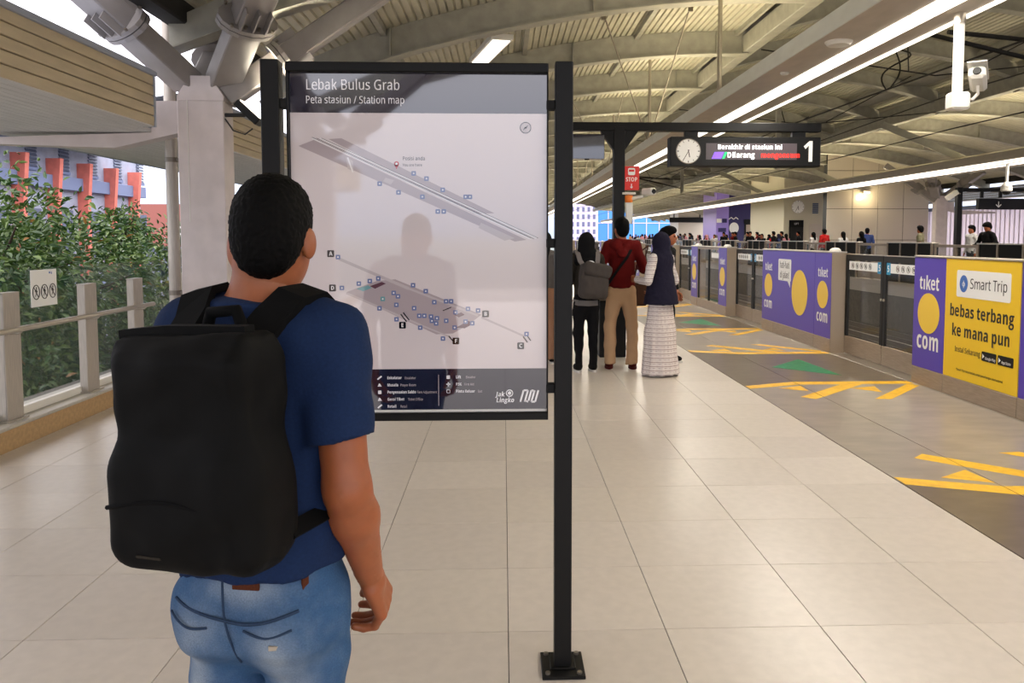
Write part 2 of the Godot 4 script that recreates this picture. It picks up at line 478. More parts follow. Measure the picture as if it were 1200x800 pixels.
func soft(ops: Array, cell: float, fold := 0.0, fold_freq := 8.0, fold_scale := Vector3.ONE, tint = null) -> Dictionary:
	var all := AABB()
	var first := true
	for o in ops:
		if o[0] == "p" or o[0][0] == "-": continue
		all = op_box(o, cell * 3.0) if first else all.merge(op_box(o, cell * 3.0))
		first = false
	var lo := all.position
	var hi := all.end
	for o in ops:
		if o[0] == "p":
			var w: Vector3 = o[1]
			for ax in 3:
				if absf(w[ax]) > 0.999:
					if w[ax] > 0: hi[ax] = minf(hi[ax], float(o[2]) + cell * 2.5)
					else: lo[ax] = maxf(lo[ax], -float(o[2]) - cell * 2.5)
	var nx := int(ceil((hi.x - lo.x) / cell)) + 1
	var ny := int(ceil((hi.y - lo.y) / cell)) + 1
	var nz := int(ceil((hi.z - lo.z) / cell)) + 1
	var f := PackedFloat32Array()
	f.resize(nx * ny * nz)
	f.fill(9.0)
	var sx := 1
	var sy := nx
	var sz := nx * ny
	for o in ops:
		var i0 := 0
		var j0 := 0
		var k0 := 0
		var i1 := nx - 1
		var j1 := ny - 1
		var k1 := nz - 1
		var plane: bool = o[0] == "p"
		var cut: bool = o[0][0] == "-"
		var k: float = 0.0 if plane else op_k(o)
		if not plane:
			var b := op_box(o, cell * 3.0 + k)
			i0 = maxi(0, int((b.position.x - lo.x) / cell)); i1 = mini(nx - 1, int(ceil((b.end.x - lo.x) / cell)))
			j0 = maxi(0, int((b.position.y - lo.y) / cell)); j1 = mini(ny - 1, int(ceil((b.end.y - lo.y) / cell)))
			k0 = maxi(0, int((b.position.z - lo.z) / cell)); k1 = mini(nz - 1, int(ceil((b.end.z - lo.z) / cell)))
		if o[0] == "c":
			# the commonest shape, written out for speed
			var ca: Vector3 = o[1]
			var cb: Vector3 = o[2]
			var ba := cb - ca
			var inv := 1.0 / maxf(ba.length_squared(), 1e-9)
			var dir := ba.normalized()
			var ra: float = o[3]
			var dr: float = o[4] - o[3]
			var sq: float = o[6]
			var flat: bool = o[7]
			for kk in range(k0, k1 + 1):
				for jj in range(j0, j1 + 1):
					var at := i0 + jj * sy + kk * sz
					var p := Vector3(lo.x + i0 * cell, lo.y + jj * cell, lo.z + kk * cell)
					for ii in range(i0, i1 + 1):
						var pa := p - ca
						var t := clampf(pa.dot(ba) * inv, 0.0, 1.0)
						var q := pa - ba * t
						q.z *= sq
						var d := q.length() - ra - dr * t
						if flat: d = maxf(d, (p - cb).dot(dir))
						var e := f[at]
						var h := k - absf(e - d)
						if h > 0.0: f[at] = minf(e, d) - h * h * 0.25 / k
						elif d < e: f[at] = d
						at += 1
						p.x += cell
			continue
		for kk in range(k0, k1 + 1):
			for jj in range(j0, j1 + 1):
				var at := i0 + jj * sy + kk * sz
				var p := Vector3(lo.x + i0 * cell, lo.y + jj * cell, lo.z + kk * cell)
				for ii in range(i0, i1 + 1):
					if plane: f[at] = maxf(f[at], (o[1] as Vector3).dot(p) - float(o[2]))
					elif cut:
						if f[at] < cell * 4.0: f[at] = maxf(f[at], -sd_op(o, p))
					else:
						var d := sd_op(o, p)
						var e := f[at]
						if k > 0.0:
							var h := maxf(k - absf(e - d), 0.0)
							f[at] = minf(e, d) - h * h * 0.25 / k
						elif d < e: f[at] = d
					at += 1
					p.x += cell
	if fold > 0.0:
		var ns := FastNoiseLite.new()
		ns.seed = 7
		ns.frequency = fold_freq
		ns.fractal_octaves = 2
		for kk in nz:
			for jj in ny:
				for ii in nx:
					var at := ii + jj * sy + kk * sz
					if absf(f[at]) < cell * 3.0: f[at] += fold * ns.get_noise_3dv(Vector3(lo.x + ii * cell, lo.y + jj * cell, lo.z + kk * cell) * fold_scale)
	var ids := PackedInt32Array()
	ids.resize(f.size())
	ids.fill(-1)
	var v := PackedVector3Array()
	var n := PackedVector3Array()
	var idx := PackedInt32Array()
	var off := PackedInt32Array([0, sx, sy, sx + sy, sz, sx + sz, sy + sz, sx + sy + sz])
	var far := cell * 4.0
	var g := PackedFloat32Array([0, 0, 0, 0, 0, 0, 0, 0])
	for kk in nz - 1:
		for jj in ny - 1:
			var at := jj * sy + kk * sz - 1
			for ii in nx - 1:
				at += 1
				if absf(f[at]) > far: continue
				var mask := 0
				for c in 8:
					g[c] = f[at + off[c]]
					if g[c] < 0.0: mask |= 1 << c
				if mask == 0 or mask == 255: continue
				var s := Vector3.ZERO
				var count := 0
				for e: int in [0x01, 0x23, 0x45, 0x67, 0x02, 0x13, 0x46, 0x57, 0x04, 0x15, 0x26, 0x37]:
					var a := e >> 4
					var b := e & 7
					if (g[a] < 0.0) == (g[b] < 0.0): continue
					var t := g[a] / (g[a] - g[b])
					var pa := Vector3(a & 1, (a >> 1) & 1, a >> 2)
					var pb := Vector3(b & 1, (b >> 1) & 1, b >> 2)
					s += pa.lerp(pb, t)
					count += 1
				ids[at] = v.size()
				v.append(lo + (Vector3(ii, jj, kk) + s / count) * cell)
				n.append(Vector3(g[1] + g[3] + g[5] + g[7] - g[0] - g[2] - g[4] - g[6], g[2] + g[3] + g[6] + g[7] - g[0] - g[1] - g[4] - g[5], g[4] + g[5] + g[6] + g[7] - g[0] - g[1] - g[2] - g[3]).normalized())
				for ax in 3:
					var u: int = [sx, sy, sz][ax]
					var w1: int = [sy, sz, sx][ax]
					var w2: int = [sz, sx, sy][ax]
					if at - w1 - w2 < 0: continue
					var inside := g[0] < 0.0
					if inside == (f[at + u] < 0.0): continue
					var q0 := ids[at]
					var q1 := ids[at - w1]
					var q2 := ids[at - w1 - w2]
					var q3 := ids[at - w2]
					if q1 < 0 or q2 < 0 or q3 < 0: continue
					if inside: idx.append_array(PackedInt32Array([q0, q2, q1, q0, q3, q2]))
					else: idx.append_array(PackedInt32Array([q0, q1, q2, q0, q2, q3]))
	var col := PackedColorArray()
	if tint != null:
		for p in v: col.append(tint.call(p))
	return {"v": v, "n": n, "i": idx, "c": col}
func join(list: Array) -> ArrayMesh:
	var s := Shape.new()
	var idx := PackedInt32Array()
	var col := PackedColorArray()
	for d in list:
		var base := s.v.size()
		s.v.append_array(d.v)
		s.n.append_array(d.n)
		col.append_array(d.c)
		for q in d.i: idx.append(q + base)
	return s.mesh(col, idx)

func C(a: Vector3, b: Vector3, ra: float, rb: float, k := 0.03, sq := 1.0, flat := false) -> Array:
	return ["c", a, b, ra, rb, k, sq, flat]
func El(c: Vector3, r: Vector3, b := Basis(), k := 0.03) -> Array:
	return ["e", c, r, b, k]

func _ready() -> void:
	var t0 := Time.get_ticks_msec()
	camera_and_light()
	materials()
	platform_floor()
	roof()
	edge_rail()
	tree_columns()
	light_troughs()
	screen_doors()
	opposite_side()
	outdoors()
	map_board()
	hanging_sign()
	overhead_lines()
	print("built %d ms" % (Time.get_ticks_msec() - t0))
	reader()
	waiting_group()
	crowd()
	print("done %d ms" % (Time.get_ticks_msec() - t0))

func camera_and_light() -> void:
	var cam := Camera3D.new()
	cam.name = "camera"
	cam.projection = Camera3D.PROJECTION_FRUSTUM
	cam.near = 0.05
	cam.far = 900.0
	cam.size = 2.0 * 0.05 * 400.0 / 940.0
	cam.frustum_offset = Vector2(-25.0, -60.0) / 940.0 * 0.05
	cam.position = Vector3(0, 1.52, 0)
	cam.rotation_degrees = Vector3(-3.7736, -2.1277, 0)
	add_child(cam)
	cam.current = true
	var e := Environment.new()
	e.background_mode = Environment.BG_SKY
	var sky := ProceduralSkyMaterial.new()
	sky.sky_top_color = Color(1.0, 0.97, 0.975)
	sky.sky_horizon_color = Color(0.47, 0.52, 0.60)
	sky.sky_curve = 0.2
	sky.sky_energy_multiplier = 1.0
	sky.ground_horizon_color = Color(0.5, 0.52, 0.52)
	sky.ground_bottom_color = Color(0.3, 0.3, 0.3)
	sky.sun_angle_max = 1.0
	e.sky = Sky.new()
	e.sky.sky_material = sky
	e.background_energy_multiplier = 4.8
	e.tonemap_mode = Environment.TONE_MAPPER_LINEAR
	e.tonemap_exposure = 0.94
	e.sdfgi_enabled = true
	e.ssao_enabled = true
	e.ssil_enabled = true
	var w := WorldEnvironment.new()
	w.name = "world"
	w.environment = e
	add_child(w)

func area_lamp(at: Vector3, w: float, l: float, energy: float, c := Color(1.0, 0.965, 0.91), called := "trough_light", up := false) -> void:
	# a rectangle w across and l along z that shines down (or up)
	var a := AreaLight3D.new()
	a.name = called
	a.area_size = Vector2(w, l)
	a.light_energy = energy
	a.light_color = c
	a.area_range = 60.0
	a.shadow_enabled = true
	a.position = at
	a.rotation_degrees = Vector3(90 if up else -90, 0, 0)
	add_child(a, true)

# ------------------------------------------------------------------ platform
const DOORS := [-3.54, -9.28, -14.23, -19.18, -24.13, -29.08, -34.03, -38.98, -43.93, -48.88, -53.83, -58.78, -63.73, -68.68]
const CX := 8.35   # the middle of the station

func platform_floor() -> void:
	var s := Shape.new()
	s.span(Vector3(-3.9, -0.3, -108), Vector3(4.62, -0.005, 14))
	var fl := struct("floor", s, M.grout, "pale square floor tiles with thin dark joints")
	var sizes := {}
	var r := RandomNumberGenerator.new()
	r.seed = 3
	var rest := Shape.new()
	for j in range(-28, 176):
		var z0 := -3.009 - 0.594 * j
		for k in range(-6, 4):
			var x0 := maxf(0.015 + 0.611 * k, -3.52)
			var x1 := 0.015 + 0.611 * (k + 1)
			var w := x1 - x0 - 0.003
			var c := Vector3((x0 + x1) * 0.5, -0.006, z0 - 0.297)
			var dy := r.randf_range(-0.0004, 0.0004)
			if j >= -4 and j < 26:
				var key := "%.2f" % w
				if not sizes.has(key):
					var t := Shape.new()
					t.box(Vector3.ZERO, Vector3(w, 0.012, 0.591), Basis(), 0.0012)
					sizes[key] = t.mesh()
				var o := obj("floor_tile", sizes[key], M["tile%d" % r.randi_range(0, 3)], fl)
				o.position = c + Vector3(0, dy, 0)
			else:
				rest.box(c, Vector3(w, 0.012, 0.591))
	var rs := obj("tile_field", rest, M.tile0, fl)
	rs.set_meta("kind", "stuff")
	# the strip along the screen doors: long slabs, dark ones before each door
	s = Shape.new()
	s.span(Vector3(2.463, -0.29, -108), Vector3(4.61, -0.013, 14))
	var ed := struct("floor_edge", s, M.grout, "grey slab strip along the screen doors with yellow and green queue markings")
	var up := Vector3(0, 0, -1)
	var piece := func(poly: Array, m: Material, called: String):
		var p := Shape.new()
		p.prism(poly, Vector3(0, 0, 0), Vector3(1, 0, 0), Vector3(0, 0, 1), Vector3(0, -0.012, 0))
		obj(called, p, m, ed)
	var mark := func(poly: Array, m: Material, called: String):
		var p := Shape.new()
		p.prism(poly, Vector3(0, 0.0012, 0), Vector3(1, 0, 0), Vector3(0, 0, 1), Vector3(0, -0.0012, 0))
		obj(called, p, m, ed)
	var i := 0
	var last_a := 14.0
	var last_b := 14.0
	for c: float in [2.0] + DOORS + [-90.0]:
		var a: float = c + 1.29
		var b: float = c + 1.05
		piece.call([Vector2(2.466, last_a), Vector2(3.047, last_b), Vector2(3.047, b + 0.003), Vector2(2.466, a + 0.003)], M["slab%d" % (i % 3)], "grey_slab")
		piece.call([Vector2(3.053, last_b), Vector2(4.61, last_b), Vector2(4.61, b + 0.003), Vector2(3.053, b + 0.003)], M["slab%d" % ((i + 1) % 3)], "grey_slab")
		if c < -80: break
		last_a = c - 1.29
		last_b = c - 1.05
		piece.call([Vector2(2.466, a), Vector2(3.047, b), Vector2(3.047, last_b + 0.003), Vector2(2.466, last_a + 0.003)], M.slab_dark, "dark_slab")
		piece.call([Vector2(3.053, b), Vector2(4.61, b), Vector2(4.61, last_b + 0.003), Vector2(3.053, last_b + 0.003)], M.slab_dark, "dark_slab")
		i += 1
		if c > 0 or c < -36: continue
		for e in [1.0, -1.0]:
			var q := func(x: float, d: float): return Vector2(x, c + e * (1.05 + d))
			mark.call([q.call(2.475, 0.18), q.call(3.047, -0.04), q.call(3.047, 0.12), q.call(2.475, 0.33)], M.tape, "edge_line")
			mark.call([q.call(3.053, -0.04), q.call(4.27, -0.04), q.call(4.27, 0.11), q.call(3.053, 0.12)], M.tape, "edge_line")
			mark.call([q.call(2.83, 0.76), q.call(2.94, 0.86), q.call(3.047, 0.76), q.call(3.047, 0.54)], M.tape, "diagonal_line")
			mark.call([q.call(3.053, 0.76), q.call(3.72, 0.113), q.call(3.50, 0.113), q.call(3.053, 0.54)], M.tape, "diagonal_line")
			mark.call([q.call(3.50, 0.87), q.call(3.65, 0.89), q.call(4.27, 0.22), q.call(4.20, 0.113)], M.tape, "diagonal_line")
			mark.call([q.call(2.77, 0.31), q.call(3.045, 0.19), q.call(3.02, 0.47)], M.tape, "arrow_head")
			mark.call([q.call(3.50, 0.33), q.call(3.79, 0.24), q.call(3.72, 0.55)], M.tape, "arrow_head")
		mark.call([Vector2(3.14, c + 0.06), Vector2(3.68, c - 0.54), Vector2(3.73, c + 0.64)], M.green, "green_arrow")
	# platform edge and track pit
	s = Shape.new()
	s.span(Vector3(4.35, -1.6, -108), Vector3(4.62, -0.3, 14))
	struct("wall_platform_edge", s, M.concrete)
	s = Shape.new()
	s.span(Vector3(4.3, -1.8, -108), Vector3(13.2, -1.5, 14))
	struct("floor_track_bed", s, M.pit)
	for x0 in [5.55, 10.3]:
		for dx in [0.0, 1.07]:
			s = Shape.new()
			s.span(Vector3(x0 + dx, -1.36, -106), Vector3(x0 + dx + 0.07, -1.22, 12))
			s.span(Vector3(x0 + dx - 0.04, -1.5, -106), Vector3(x0 + dx + 0.11, -1.36, 12))
			tag(obj("track_rail", s, M.bolt), "steel running rail on the dark track bed", "rail", "running rails")

# ------------------------------------------------------------------ roof
func under(x: float) -> float:
	return 4.97 - 0.0247 * (x - 4.4) * (x - 4.4)
func mid_under(x: float) -> float:
	return 5.9 - 0.047 * (x - CX) * (x - CX)
func ribbed(x0: float, x1: float, fy: Callable, z0: float, z1: float) -> Shape:
	# sheet decking whose ribs run along the platform
	var s := Shape.new()
	var n := int((x1 - x0) / 0.11)
	var last := Vector3.ZERO
	for i in n + 1:
		var x := x0 + (x1 - x0) * i / n
		for q in [[0.0, 0.0], [0.072, 0.0], [0.084, 0.03], [0.098, 0.03]]:
			var xx: float = x + q[0]
			if xx > x1: continue
			var p := Vector3(xx, fy.call(xx) + q[1], 0)
			if last != Vector3.ZERO:
				s.quad(Vector3(last.x, last.y, z1), Vector3(p.x, p.y, z1), Vector3(p.x, p.y, z0), Vector3(last.x, last.y, z0))
				s.quad(Vector3(p.x, p.y + 0.12, z1), Vector3(last.x, last.y + 0.12, z1), Vector3(last.x, last.y + 0.12, z0), Vector3(p.x, p.y + 0.12, z0))
			last = p
	return s
func arch(x0: float, x1: float, fy: Callable, deep: float, w: float, mirror := false) -> Shape:
	var s := Shape.new()
	var lo := []
	var hi := []
	for i in 15:
		var x := lerpf(x0, x1, i / 14.0)
		var y: float = fy.call(x)
		var d := deep * (0.72 + 0.28 * clampf((x - x0) / 1.6, 0.0, 1.0)) if x0 < 0.0 else deep
		var xx := 2.0 * CX - x if mirror else x
		lo.append(Vector2(xx, y))
		hi.append(Vector2(xx, y + d))
	var poly := lo.duplicate()
	hi.reverse()
	poly.append_array(hi)
	s.prism(poly, Vector3(0, 0, -w / 2), Vector3.RIGHT, Vector3.UP, Vector3(0, 0, w))
	return s
func roof() -> void:
	struct("ceiling_platform", ribbed(-3.3, 4.4, func(x): return under(x) + 0.42, 6, -108), M.deck, "cream ribbed roof decking over the platform")
	struct("ceiling_opposite", ribbed(2 * CX - 4.4, 2 * CX + 3.3, func(x): return under(2 * CX - x) + 0.42, 6, -108), M.deck, "cream ribbed roof decking over the opposite platform")
	struct("ceiling_track", ribbed(5.5, 2 * CX - 4.3, func(x): return mid_under(x) + 0.36, 6, -108), M.deck, "cream ribbed roof decking over the tracks")
	for sd_ in [0, 1]:
		var mx := func(x: float): return 2 * CX - x if sd_ else x
		var s := Shape.new()
		# a deep slot between the side deck and the raised track deck
		var top := 5.84 if sd_ else 7.3
		s.span(Vector3(mx.call(4.36), top - 0.12, -108), Vector3(mx.call(5.6), top, 6))
		s.span(Vector3(mx.call(4.36), 5.3, -108), Vector3(mx.call(4.42), top, 6))
		s.span(Vector3(mx.call(5.5), 5.9, -108), Vector3(mx.call(5.56), top, 6))
		struct("ceiling_gap", s, M.girder, "closed step between the track roof and the opposite roof" if sd_ else "deep slot between the platform roof and the raised track roof")
		s = Shape.new()
		s.span(Vector3(mx.call(4.5), 4.98, -108), Vector3(mx.call(4.72), 5.3, 6), 0.01)
		struct("beam_long", s, M.girder, "long roof beam above the platform edge")
		s = Shape.new()
		s.span(Vector3(mx.call(-3.5), 3.72, -108), Vector3(mx.call(-3.26), 4.02, 14), 0.02)
		struct("trim_roof_edge", s, M.dark_roof, "dark gutter along the roof edge")
	# arched girders across the station
	var t := thing("roof_girder", "arched steel girder crossing the station under the ribbed roof", "girder", Vector3.ZERO, 0, "arched roof girders")
	var pr := [arch(-3.45, 4.6, under, 0.42, 0.05), arch(-3.45, 4.6, func(x): return under(x) - 0.022, 0.024, 0.26), arch(4.6, 2 * CX - 4.6, mid_under, 0.36, 0.05), arch(4.6, 2 * CX - 4.6, func(x): return mid_under(x) - 0.022, 0.024, 0.24), arch(-3.45, 4.6, under, 0.42, 0.05, true), arch(-3.45, 4.6, func(x): return under(x) - 0.022, 0.024, 0.26, true)]
	for k in 6: obj("web" if k % 2 == 0 else "flange", pr[k], M.girder, t)
	for x: float in [-1.6, 1.3, 4.0]:
		for xx in [x, 2 * CX - x]:
			var s := Shape.new()
			s.box(Vector3(xx, under(x) + 0.2, 0), Vector3(0.016, 0.4, 0.24))
			obj("stiffener", s, M.girder, t)
	t.position.z = -11.75
	t.set_meta("label", "arched roof girder, first beyond the big column with bolted branches")
	for q in [[8.4, "arched girder at the column mirrored in the map"], [5.4, "arched roof girder at the open end of the roof"], [1.9, "arched roof girder behind the viewer of the map"], [-1.6, "arched roof girder above the man with the backpack"], [-5.1, "arched roof girder just past the map board"], [-8.6, "arched roof girder springing from the big column with bolted branches"]]: copy(t, Vector3(0, 0, q[0]), q[1])
	for k in 26: copy(t, Vector3(0, 0, -15.25 - 3.5 * k), "arched roof girder, %s beyond the big column with bolted branches" % NTH[k + 1])
	# purlins seen as lines between the bays
	for x: float in [-1.7, 0.4, 2.5]:
		var s := Shape.new()
		s.span(Vector3(x - 0.04, under(x) + 0.33, -106), Vector3(x + 0.04, under(x) + 0.43, 6))
		struct("beam_purlin", s, M.girder, "thin purlin under the ribbed decking")
	# tie rods hang the trough from the roof
	var rod := func(a: Vector3, b: Vector3, lab: String):
		var s := Shape.new()
		s.tube([a, b], 0.013, 6)
		var o := obj("tie_rod", s, M.bolt)
		tag(o, lab, "rod", "slanting tie rods")
		var n := Shape.new()
		n.box(a + Vector3(0, -0.05, 0), Vector3(0.07, 0.1, 0.05))
		obj("clevis", n, M.bolt, o)
	for k in 4:
		var z := -17.0 - 7.0 * k
		rod.call(Vector3(1.6, under(1.6) + 0.3, z + 4.0), Vector3(3.03, 3.6, z), "tie rod slanting across to the light trough, %s pair beyond the gantry" % NTH[k])
		rod.call(Vector3(3.0, under(3.0) + 0.3, z + 4.0), Vector3(3.1, 3.61, z), "tie rod running along to the light trough, %s pair beyond the gantry" % NTH[k])
	for k in 8:
		var s := Shape.new()
		s.tube([Vector3(3.08, 3.58, -11.5 - 5.5 * k + 11.0), Vector3(3.08, 5.4, -11.5 - 5.5 * k + 11.0)], 0.032, 10)
		s.lathe(Vector3(3.08, 3.58, -11.5 - 5.5 * k + 11.0), [Vector2(0.05, 0), Vector2(0.05, 0.06), Vector2(0.0, 0.06)], 10)
		tag(obj("hanger_pipe", s, M.rail), "straight pipe hanging the light trough from the roof, %s from the open roof end" % NTH[k], "pipe", "trough hangers")
	# a strip luminaire slung under the decking
	t = thing("ceiling_lamp", "white box lamp slung under the roof behind the map board", "lamp", Vector3(-0.21, 4.5, -13), 0.2)
	var s2 := Shape.new()
	s2.box(Vector3.ZERO, Vector3(0.34, 0.09, 2.0), Basis(Vector3.RIGHT, 0.035), 0.01)
	obj("housing", s2, M.white_paint, t)
	s2 = Shape.new()
	s2.box(Vector3(0, -0.05, 0), Vector3(0.26, 0.012, 1.9), Basis(Vector3.RIGHT, 0.035))
	obj("lamp_tube", s2, M.led_thin, t)
	s2 = Shape.new()
	for dz in [-0.8, 0.8]: s2.tube([Vector3(0, 0.04, dz), Vector3(0, 0.46, dz)], 0.012, 6)
	obj("hanger", s2, M.rail, t)

# ------------------------------------------------------------------ glass rail and eave
func edge_rail() -> void:
	var s := Shape.new()
	s.span(Vector3(-3.92, -0.3, -70), Vector3(-3.525, 0.15, 14))
	struct("kerb", s, M.kerb, "tan kerb under the glass rail")
	s = Shape.new()
	s.span(Vector3(-3.94, 0.15, -70), Vector3(-3.515, 0.176, 14), 0.006)
	struct("trim_kerb_cap", s, M.kerb_cap, "pale cap on the kerb")
	s = Shape.new()
	s.span(Vector3(-4.1, -3.0, -70), Vector3(-3.9, 0.15, 14))
	struct("wall_parapet", s, M.concrete)
	var zs := []
	var z := 9.6
	while z > -7.2:
		zs.append(z); z -= 1.11
	zs = zs.filter(func(q): return q > -5.2)
	zs += [-5.98, -7.11, -8.02, -9.25]
	z = -10.35
	while z > -60.0:
		zs.append(z); z -= 1.11
	var t := thing("glass_balustrade", "frameless glass balustrade with flat steel posts on the tan kerb", "balustrade", Vector3(-3.6, 0.176, 0))
	for k in zs.size():
		var zz: float = zs[k]
		s = Shape.new()
		s.box(Vector3(0, 0.47, zz), Vector3(0.012, 0.94, 0.2), Basis(), 0.003)
		s.box(Vector3(-0.03, 0.47, zz - 0.094), Vector3(0.06, 0.94, 0.012))
		s.box(Vector3(-0.03, 0.47, zz + 0.094), Vector3(0.06, 0.94, 0.012))
		s.box(Vector3(-0.03, 0.938, zz), Vector3(0.07, 0.01, 0.2))
		s.box(Vector3(-0.03, 0.006, zz), Vector3(0.12, 0.012, 0.24))
		obj("post", s, M.steel_post, t)
		s = Shape.new()
		s.tube([Vector3(0.0, 0.645, zz + 0.03), Vector3(0.07, 0.645, zz + 0.03), Vector3(0.09, 0.665, zz + 0.03)], 0.009, 6)
		obj("rail_bracket", s, M.rail, t)
		if k + 1 < zs.size():
			s = Shape.new()
			var z1: float = zs[k + 1]
			s.box(Vector3(-0.075, 0.56, (zz + z1) * 0.5), Vector3(0.015, 1.08, absf(zz - z1) - 0.012))
			obj("pane", s, M.glass_rail, t)
			s = Shape.new()
			s.box(Vector3(-0.075, 0.03, (zz + z1) * 0.5), Vector3(0.05, 0.06, absf(zz - z1) - 0.03), Basis(), 0.004)
			obj("glass_channel", s, M.white_paint, t)
	s = Shape.new()
	s.tube([Vector3(0.09, 0.68, 10), Vector3(0.09, 0.68, -8.16), Vector3(0.06, 0.67, -8.2)], 0.021, 12)
	s.tube([Vector3(0.09, 0.68, -9.2), Vector3(0.09, 0.68, -60)], 0.021, 12)
	obj("handrail", s, M.rail, t)
	# the notice stuck on the glass
	t = thing("safety_notice", "white notice with three round prohibition signs on the glass rail", "notice", Vector3(-3.66, 0.975, -6.52), PI / 2)
	s = Shape.new()
	s.box(Vector3(0, 0.145, 0.0), Vector3(0.36, 0.29, 0.004))
	obj("sheet", s, M.print_white, t)
	for k in 3:
		var cx := -0.115 + 0.115 * k
		s = Shape.new()
		var ring := []
		for i in 25: ring.append(Vector3(cx + cos(TAU * i / 24) * 0.046, 0.115 + sin(TAU * i / 24) * 0.056, 0.004))
		s.tube(ring, 0.0035, 5, false)
		s.beam(Vector3(cx - 0.03, 0.155, 0.004), Vector3(cx + 0.03, 0.075, 0.004), 0.005, 0.002, Vector3(0, 0, 1))
		obj("prohibition_ring", s, M.print_dark, t)
		s = Shape.new()
		var o3 := Vector3(0, 0, 0.0036)
		s.face(ell(Vector2(cx + 0.004, 0.148), 0.008, 0.009, 12), o3, Vector3.RIGHT, Vector3.UP)
		for g in [[0.0, 0.138, 0.004, 0.108, 0.018], [0.004, 0.11, -0.014, 0.082, 0.008], [0.004, 0.11, 0.018, 0.085, 0.008], [0.0, 0.13, 0.02, 0.118, 0.006], [0.0, 0.13, -0.018, 0.12, 0.006]]:
			s.face(line2(Vector2(cx + g[0], g[1]), Vector2(cx + g[2], g[3]), g[4]), o3, Vector3.RIGHT, Vector3.UP)
		obj("pictogram", s, M.print_dark, t)
	s = Shape.new()
	for g in [[0.07, 0.255, 0.09, 0.27], [0.1, 0.25, 0.112, 0.268]]: s.face(rect2(g[0], g[1], g[2], g[3]), Vector3(0, 0, 0.0036), Vector3.RIGHT, Vector3.UP)
	obj("small_print", s, M.print_blue, t)
	# the eave canopy outside: fascia boards towards the platform and a ribbed soffit
	for seg in [[14.0, -8.12], [-9.1, -60.0]]:
		t = thing("eave_canopy", ["low eave canopy of tan boards before the big column", "low eave canopy of tan boards running on behind the big column"][0 if seg[0] > 0 else 1], "canopy", Vector3(-3.42, 2.6, 0))
		for k in 5:
			s = Shape.new()
			s.span(Vector3(-0.05, 0.012 + 0.098 * k, seg[1]), Vector3(0.0, 0.102 + 0.098 * k, seg[0]), 0.006)
			obj("fascia_board", s, M.fascia_board, t)
		s = Shape.new()
		s.span(Vector3(-0.12, 0.045, seg[1]), Vector3(-0.03, 0.5, seg[0]))
		s.span(Vector3(-1.95, 0.04, seg[1]), Vector3(-0.05, 0.1, seg[0]))
		obj("frame", s, M.cable, t)
		s = Shape.new()
		s.span(Vector3(-0.16, 0.49, seg[1]), Vector3(0.03, 0.54, seg[0]), 0.006)
		s.span(Vector3(-0.12, 0.0, seg[1]), Vector3(0.012, 0.52, seg[1] + 0.03), 0.004)
		s.span(Vector3(-1.99, 0.0, seg[1]), Vector3(-1.93, 0.22, seg[0]), 0.004)
		obj("capping", s, M.eave_grey, t)
		for k in 19:
			s = Shape.new()
			s.span(Vector3(-0.1 * k - 0.098, 0.0, seg[1]), Vector3(-0.1 * k - 0.006, 0.04, seg[0]), 0.004)
			obj("soffit_board", s, M.soffit_board, t)
		s = Shape.new()
		s.quad(Vector3(-0.05, 0.52, seg[0]), Vector3(-0.05, 0.52, seg[1]), Vector3(-1.96, 0.22, seg[1]), Vector3(-1.96, 0.22, seg[0]))
		obj("top_sheet", s, M.eave_grey, t)
	# the soffit between the two runs, past the column
	t = thing("eave_bridge", "grey ribbed soffit piece beside the big column", "soffit", Vector3(-3.42, 2.6, 0))
	for k in 17:
		s = Shape.new()
		s.span(Vector3(-0.1 * k - 0.298, 0.004, -9.09), Vector3(-0.1 * k - 0.206, 0.04, -8.13), 0.004)
		obj("soffit_board", s, M.soffit_board, t)

# ------------------------------------------------------------------ branching columns
func branch(t: Node3D, a: Vector3, b: Vector3, at: float, up := Vector3.UP) -> void:
	var s := Shape.new()
	var w := 0.30
	s.beam(a, b, w, 0.22, up, 0.012)
	var o := obj("branch", s, M.branch, t)
	var z := (b - a).normalized()
	var x := up.cross(z).normalized()
	var bs := Basis(x, z.cross(x), z)
	var m := a + (b - a) * at
	s = Shape.new()
	var hex := ell(Vector2.ZERO, 0.29, 0.2, 16)
	s.prism(hex, m - z * 0.02, bs.x, bs.y, z * 0.045)
	s.prism(hex, m + z * 0.035, bs.x, bs.y, z * 0.045)
	obj("splice_plate", s, M.branch, o)
	s = Shape.new()
	for k in 3:
		for e in [-1, 1]:
			s.box(m + bs * Vector3((k - 1) * 0.12, e * 0.15, 0.19), Vector3(0.014, 0.09, 0.24), bs)
	obj("gusset", s, M.branch, o)
	for k in 4:
		for e in [-1, 1]:
			s = Shape.new()
			s.lathe(m + bs * Vector3((k - 1.5) * 0.13, e * 0.145, 0.08), [Vector2(0.018, 0), Vector2(0.018, 0.03), Vector2(0.0, 0.03)], 6, bs * Basis(Vector3.RIGHT, PI / 2))
			obj("bolt", s, M.bolt, o)
func tree_columns() -> void:
	for w in [[-8.6, "grey steel column with bolted branches beside the glass rail, behind the man"], [8.4, "grey steel column with bolted branches mirrored in the map"], [-25.6, "far grey steel column with bolted branches along the glass rail"], [-42.6, "farthest grey steel column with bolted branches along the glass rail"]]:
		column(Vector3(-3.105, 0, w[0]), w[1], 1.0)
	column(Vector3(2 * CX + 0.75, 0, -31.6), "pale steel column with bolted branches on the opposite platform", -1.0)
